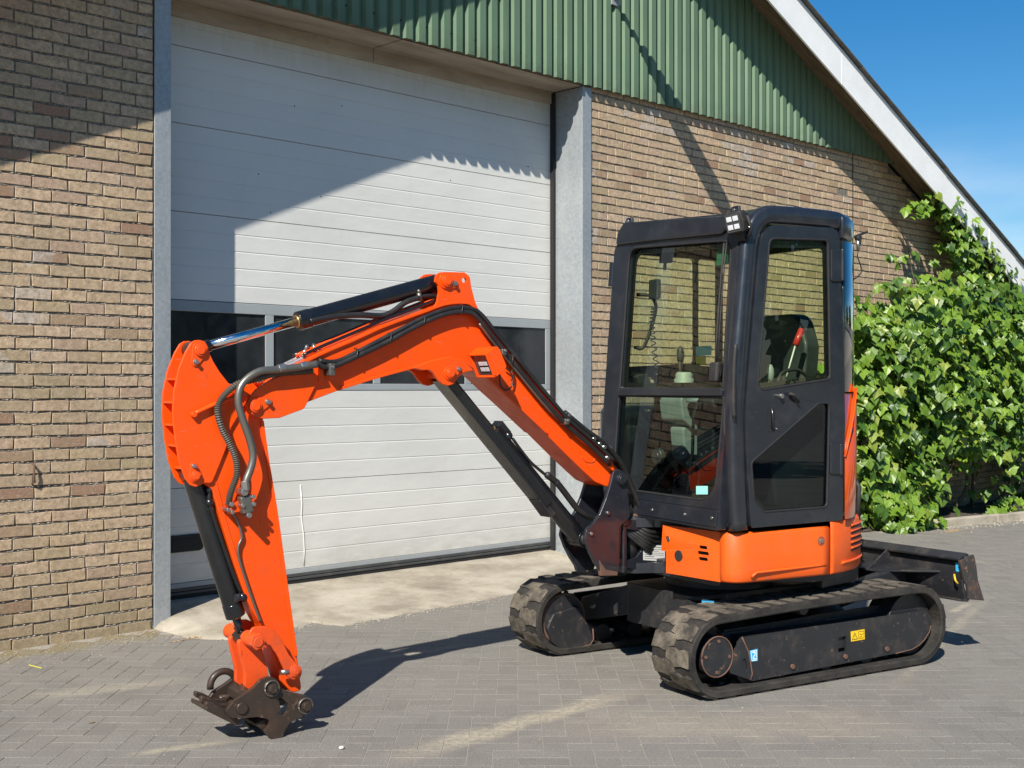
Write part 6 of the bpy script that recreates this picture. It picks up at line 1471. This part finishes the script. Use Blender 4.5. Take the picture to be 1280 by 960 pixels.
for q in lv[300:]:
    mt = vmi @ leaf_matrix(*q); P, F = LEAVES[rg.randrange(10)]; o_ = len(vv)
    vv += [tuple(mt @ Vector(p)) for p in P]; ff += [tuple(i + o_ for i in f) for f in F]
me = bpy.data.meshes.new('foliage'); me.from_pydata(vv, [], ff); me.materials.append(M['vine_leaf'])
o = bpy.data.objects.new('foliage', me); COL.objects.link(o); o.parent = vine; o['kind'] = 'stuff'
print('leaves', len(lv))
def vloc(p): return (p[0] - 8.6, p[1] + .3, p[2])
for k in range(9):
    x = 8.2 + .55 * k + rg.uniform(-.15, .15); P = [(x, -.25, -.02)]
    for j in range(1, 8): P.append((x + rg.uniform(-.25, .25) + .05 * j, -.25 - rg.uniform(0, .25), .32 * j))
    g = MB(); g.tube([tuple(q) for q in spline([vloc(p) for p in P], 4)], [.028 - .0007 * i for i in range(29)], 7); g.build('stem', 'bark', vine)
for P in ([(11.3, -.4, 2.6), (11.0, -.35, 3.3), (10.7, -.3, 3.75), (10.2, -.18, 3.92), (9.95, -.12, 3.85)], [(9.9, -.3, 2.3), (9.8, -.1, 2.8), (9.7, -.06, 3.2), (9.5, -.05, 3.4)], [(10.9, -.25, 2.9), (10.75, -.08, 3.2), (10.55, -.05, 3.45), (10.5, -.05, 3.6)]):
    g = MB(); g.tube([tuple(q) for q in spline([vloc(p) for p in P], 6)], .007, 6); g.build('tendril', 'bark', vine)

# soil bed and kerb stones in front of it
g = MB(); nx = 60; vs = []; 
for i in range(nx + 1):
    x = 7.9 + 8.5 * i / nx
    for k in range(7):
        y = .0 + (KERB_Y(x) + .0) * k / 6; vs.append((x, y, .035 + rnd.uniform(-.012, .02) if k < 6 else .01))
g.add(vs, [(i * 7 + k, i * 7 + k + 1, (i + 1) * 7 + k + 1, (i + 1) * 7 + k) for i in range(nx) for k in range(6)], True); g.build('soil_bed', 'soil', kind='structure')
kerb = empty('kerb', (0, 0, 0)); kerb['kind'] = 'structure'
x = 8.9
while x < 16:
    x2 = x + .98; y1_, y2_ = KERB_Y(x), KERB_Y(x2)
    g = MB(); P = [(x + .006, y1_), (x2 - .006, y2_), (x2 - .006, y2_ - .11), (x + .006, y1_ - .11)]; g.prism(P, -.03, .085 + rnd.uniform(-.006, .006), plane='xy'); g.build('kerb_stone', 'concrete', kerb, bevel=.012, seg=3); x = x2
# pale stake against the wall beside the cab
sx = [(8.6283,2.4421),(8.628,2.3078)]
stake = MB(); stake.cyl((sx[0][0], -.05, -.02), (sx[0][0], -.05, sx[0][1]), .018, 10); stake = stake.build('stake', 'sticker_white', label='thin white stake standing against the wall at the vine edge', cat='stake')
# litter on the paving
yl = [(-1.0006,-0.4645),(-0.9846,-0.5896)]
g = MB(); g.prism([(yl[0][0], yl[0][1]), (yl[1][0], yl[1][1]), (yl[1][0] + .004, yl[1][1] + .010), (yl[0][0] + .004, yl[0][1] + .010)], .0015, .004, plane='xy')
g.build('plastic_strip', 'tape_yellow', label='short yellow plastic strip lying on the pavers by the brick wall', cat='plastic strip')
dl = [(-1.3082,-1.8149)][0]
g = MB(); P, F = LEAVES[2]; g.add([(dl[0] + p[0] * .05, dl[1] + p[1] * .018, .006 + p[2] * .03) for p in P], F); g.build('dry_leaf', 'dry_leaf', fix=False, label='single curled dry leaf on the pavers left of the quick hitch', cat='dry leaf')
pb_ = [(-0.7396,-2.9394)][0]
g = MB(); g.sphere((pb_[0], pb_[1], .007), .011, 8, (1.3, 1, .7)); g.build('pebble', 'sticker_white', label='white pebble lying alone on the pavers in the foreground', cat='pebble')
# grit, crumbs and dry scraps, thickest along the foot of the wall and the apron edge
g = MB()
def crumb(x, y, s, z=.001):
    a = rnd.uniform(0, 6.28); P = [(x + s * rnd.uniform(.6, 1.2) * math.cos(a + k * 2.1), y + s * rnd.uniform(.6, 1.2) * math.sin(a + k * 2.1), z) for k in range(3)] + [(x, y, z + s * rnd.uniform(.5, 1.0))]
    g.add(P, [(0, 1, 3), (1, 2, 3), (2, 0, 3)])
for _ in range(700):
    x = rnd.uniform(-1.6, 0); crumb(x, -.02 - abs(rnd.gauss(0, .22)), rnd.uniform(.002, .007))
for _ in range(900):
    x = rnd.uniform(0, 4.3); y = edge_y(min(x, 4.1)) + rnd.gauss(-.02, .05); crumb(x, y, rnd.uniform(.002, .009), .003)
for _ in range(900):
    z = rnd.uniform(5, 13); ux = rnd.uniform(-.42, .42); q = Vector((CAMP.x, CAMP.y, 0)) + CAMF * z + CAMR * ux * z
    if q.y < -.1: crumb(q.x, q.y, rnd.uniform(.0015, .005))
for _ in range(500):
    x = rnd.uniform(8.3, 13); crumb(x, KERB_Y(x) - .11 - abs(rnd.gauss(0, .18)), rnd.uniform(.004, .014))
g.build('grit', 'concrete', fix=False, kind='stuff')
g = MB()
for cx_, cy_, n_ in ((*[(0.0649,-0.4503)][0], 90), (*[(2.4018,-0.237)][0], 60), (*[(2.4928,-0.5332)][0], 12), (*[(-0.0505,-0.0556)][0], 40), (*[(8.6807,-1.0984)][0], 160)):
    for _ in range(n_): crumb(cx_ + rnd.gauss(0, .10), cy_ + rnd.gauss(0, .025), rnd.uniform(.003, .010), .004)
g.build('dirt', 'dry_leaf', fix=False, kind='stuff')

# clipped hedge and trees across the yard behind the viewpoint: they show in the cab glass
def tree(x, y, h, r_, lab):
    t_ = empty('tree', (x, y, 0), label=lab, cat='tree')
    g = MB(); g.tube([(0, 0, 0), (.1, 0, h * .4), (0, .1, h * .8)], [.22, .16, .05], 8); g.build('trunk', 'bark', t_)
    rr = random.Random(int(x * 10)); vv = []; ff = []
    for _ in range(1500):
        d = Vector((rr.gauss(0, 1), rr.gauss(0, 1), rr.gauss(0, 1))).normalized() * rr.uniform(.55, 1); k = 1 + .25 * math.sin(d.x * 5 + x) + .2 * math.sin(d.z * 7 + y)
        c = Vector((d.x * r_ * k, d.y * r_ * k, h * .62 + d.z * h * .42 * k)); s = rr.uniform(.15, .35); n = Vector((rr.uniform(-1, 1), rr.uniform(-1, 1), rr.uniform(0, 1)))
        mt = leaf_matrix(c, n, Vector((0, 0, 1)), s); o_ = len(vv); vv += [tuple(mt @ Vector(p)) for p in ((-1, -.6, 0), (1, -.5, 0), (.8, .7, .1), (-.7, .6, 0))]; ff.append((o_, o_ + 1, o_ + 2, o_ + 3))
    me = bpy.data.meshes.new('crown'); me.from_pydata(vv, [], ff); me.materials.append(M['hedge_leaf']); o = bpy.data.objects.new('crown', me); COL.objects.link(o); o.parent = t_; o['kind'] = 'stuff'
for (x, y, h, r_, lab) in ((24, -9, 5.5, 2.6, 'round green tree at the right side of the yard'), (20, -15, 5.2, 2.8, 'broad green tree across the yard from the barn'), (13, -19, 5.6, 3.0, 'tall green tree facing the barn door'),
                           (28, -3, 4.8, 2.4, 'low green tree beyond the barn corner'), (5, -22, 5.0, 3.0, 'dense green tree behind the viewpoint'), (-18, -14, 4.2, 2.8, 'green tree far left across the yard')):
    tree(x, y, h, r_, lab)
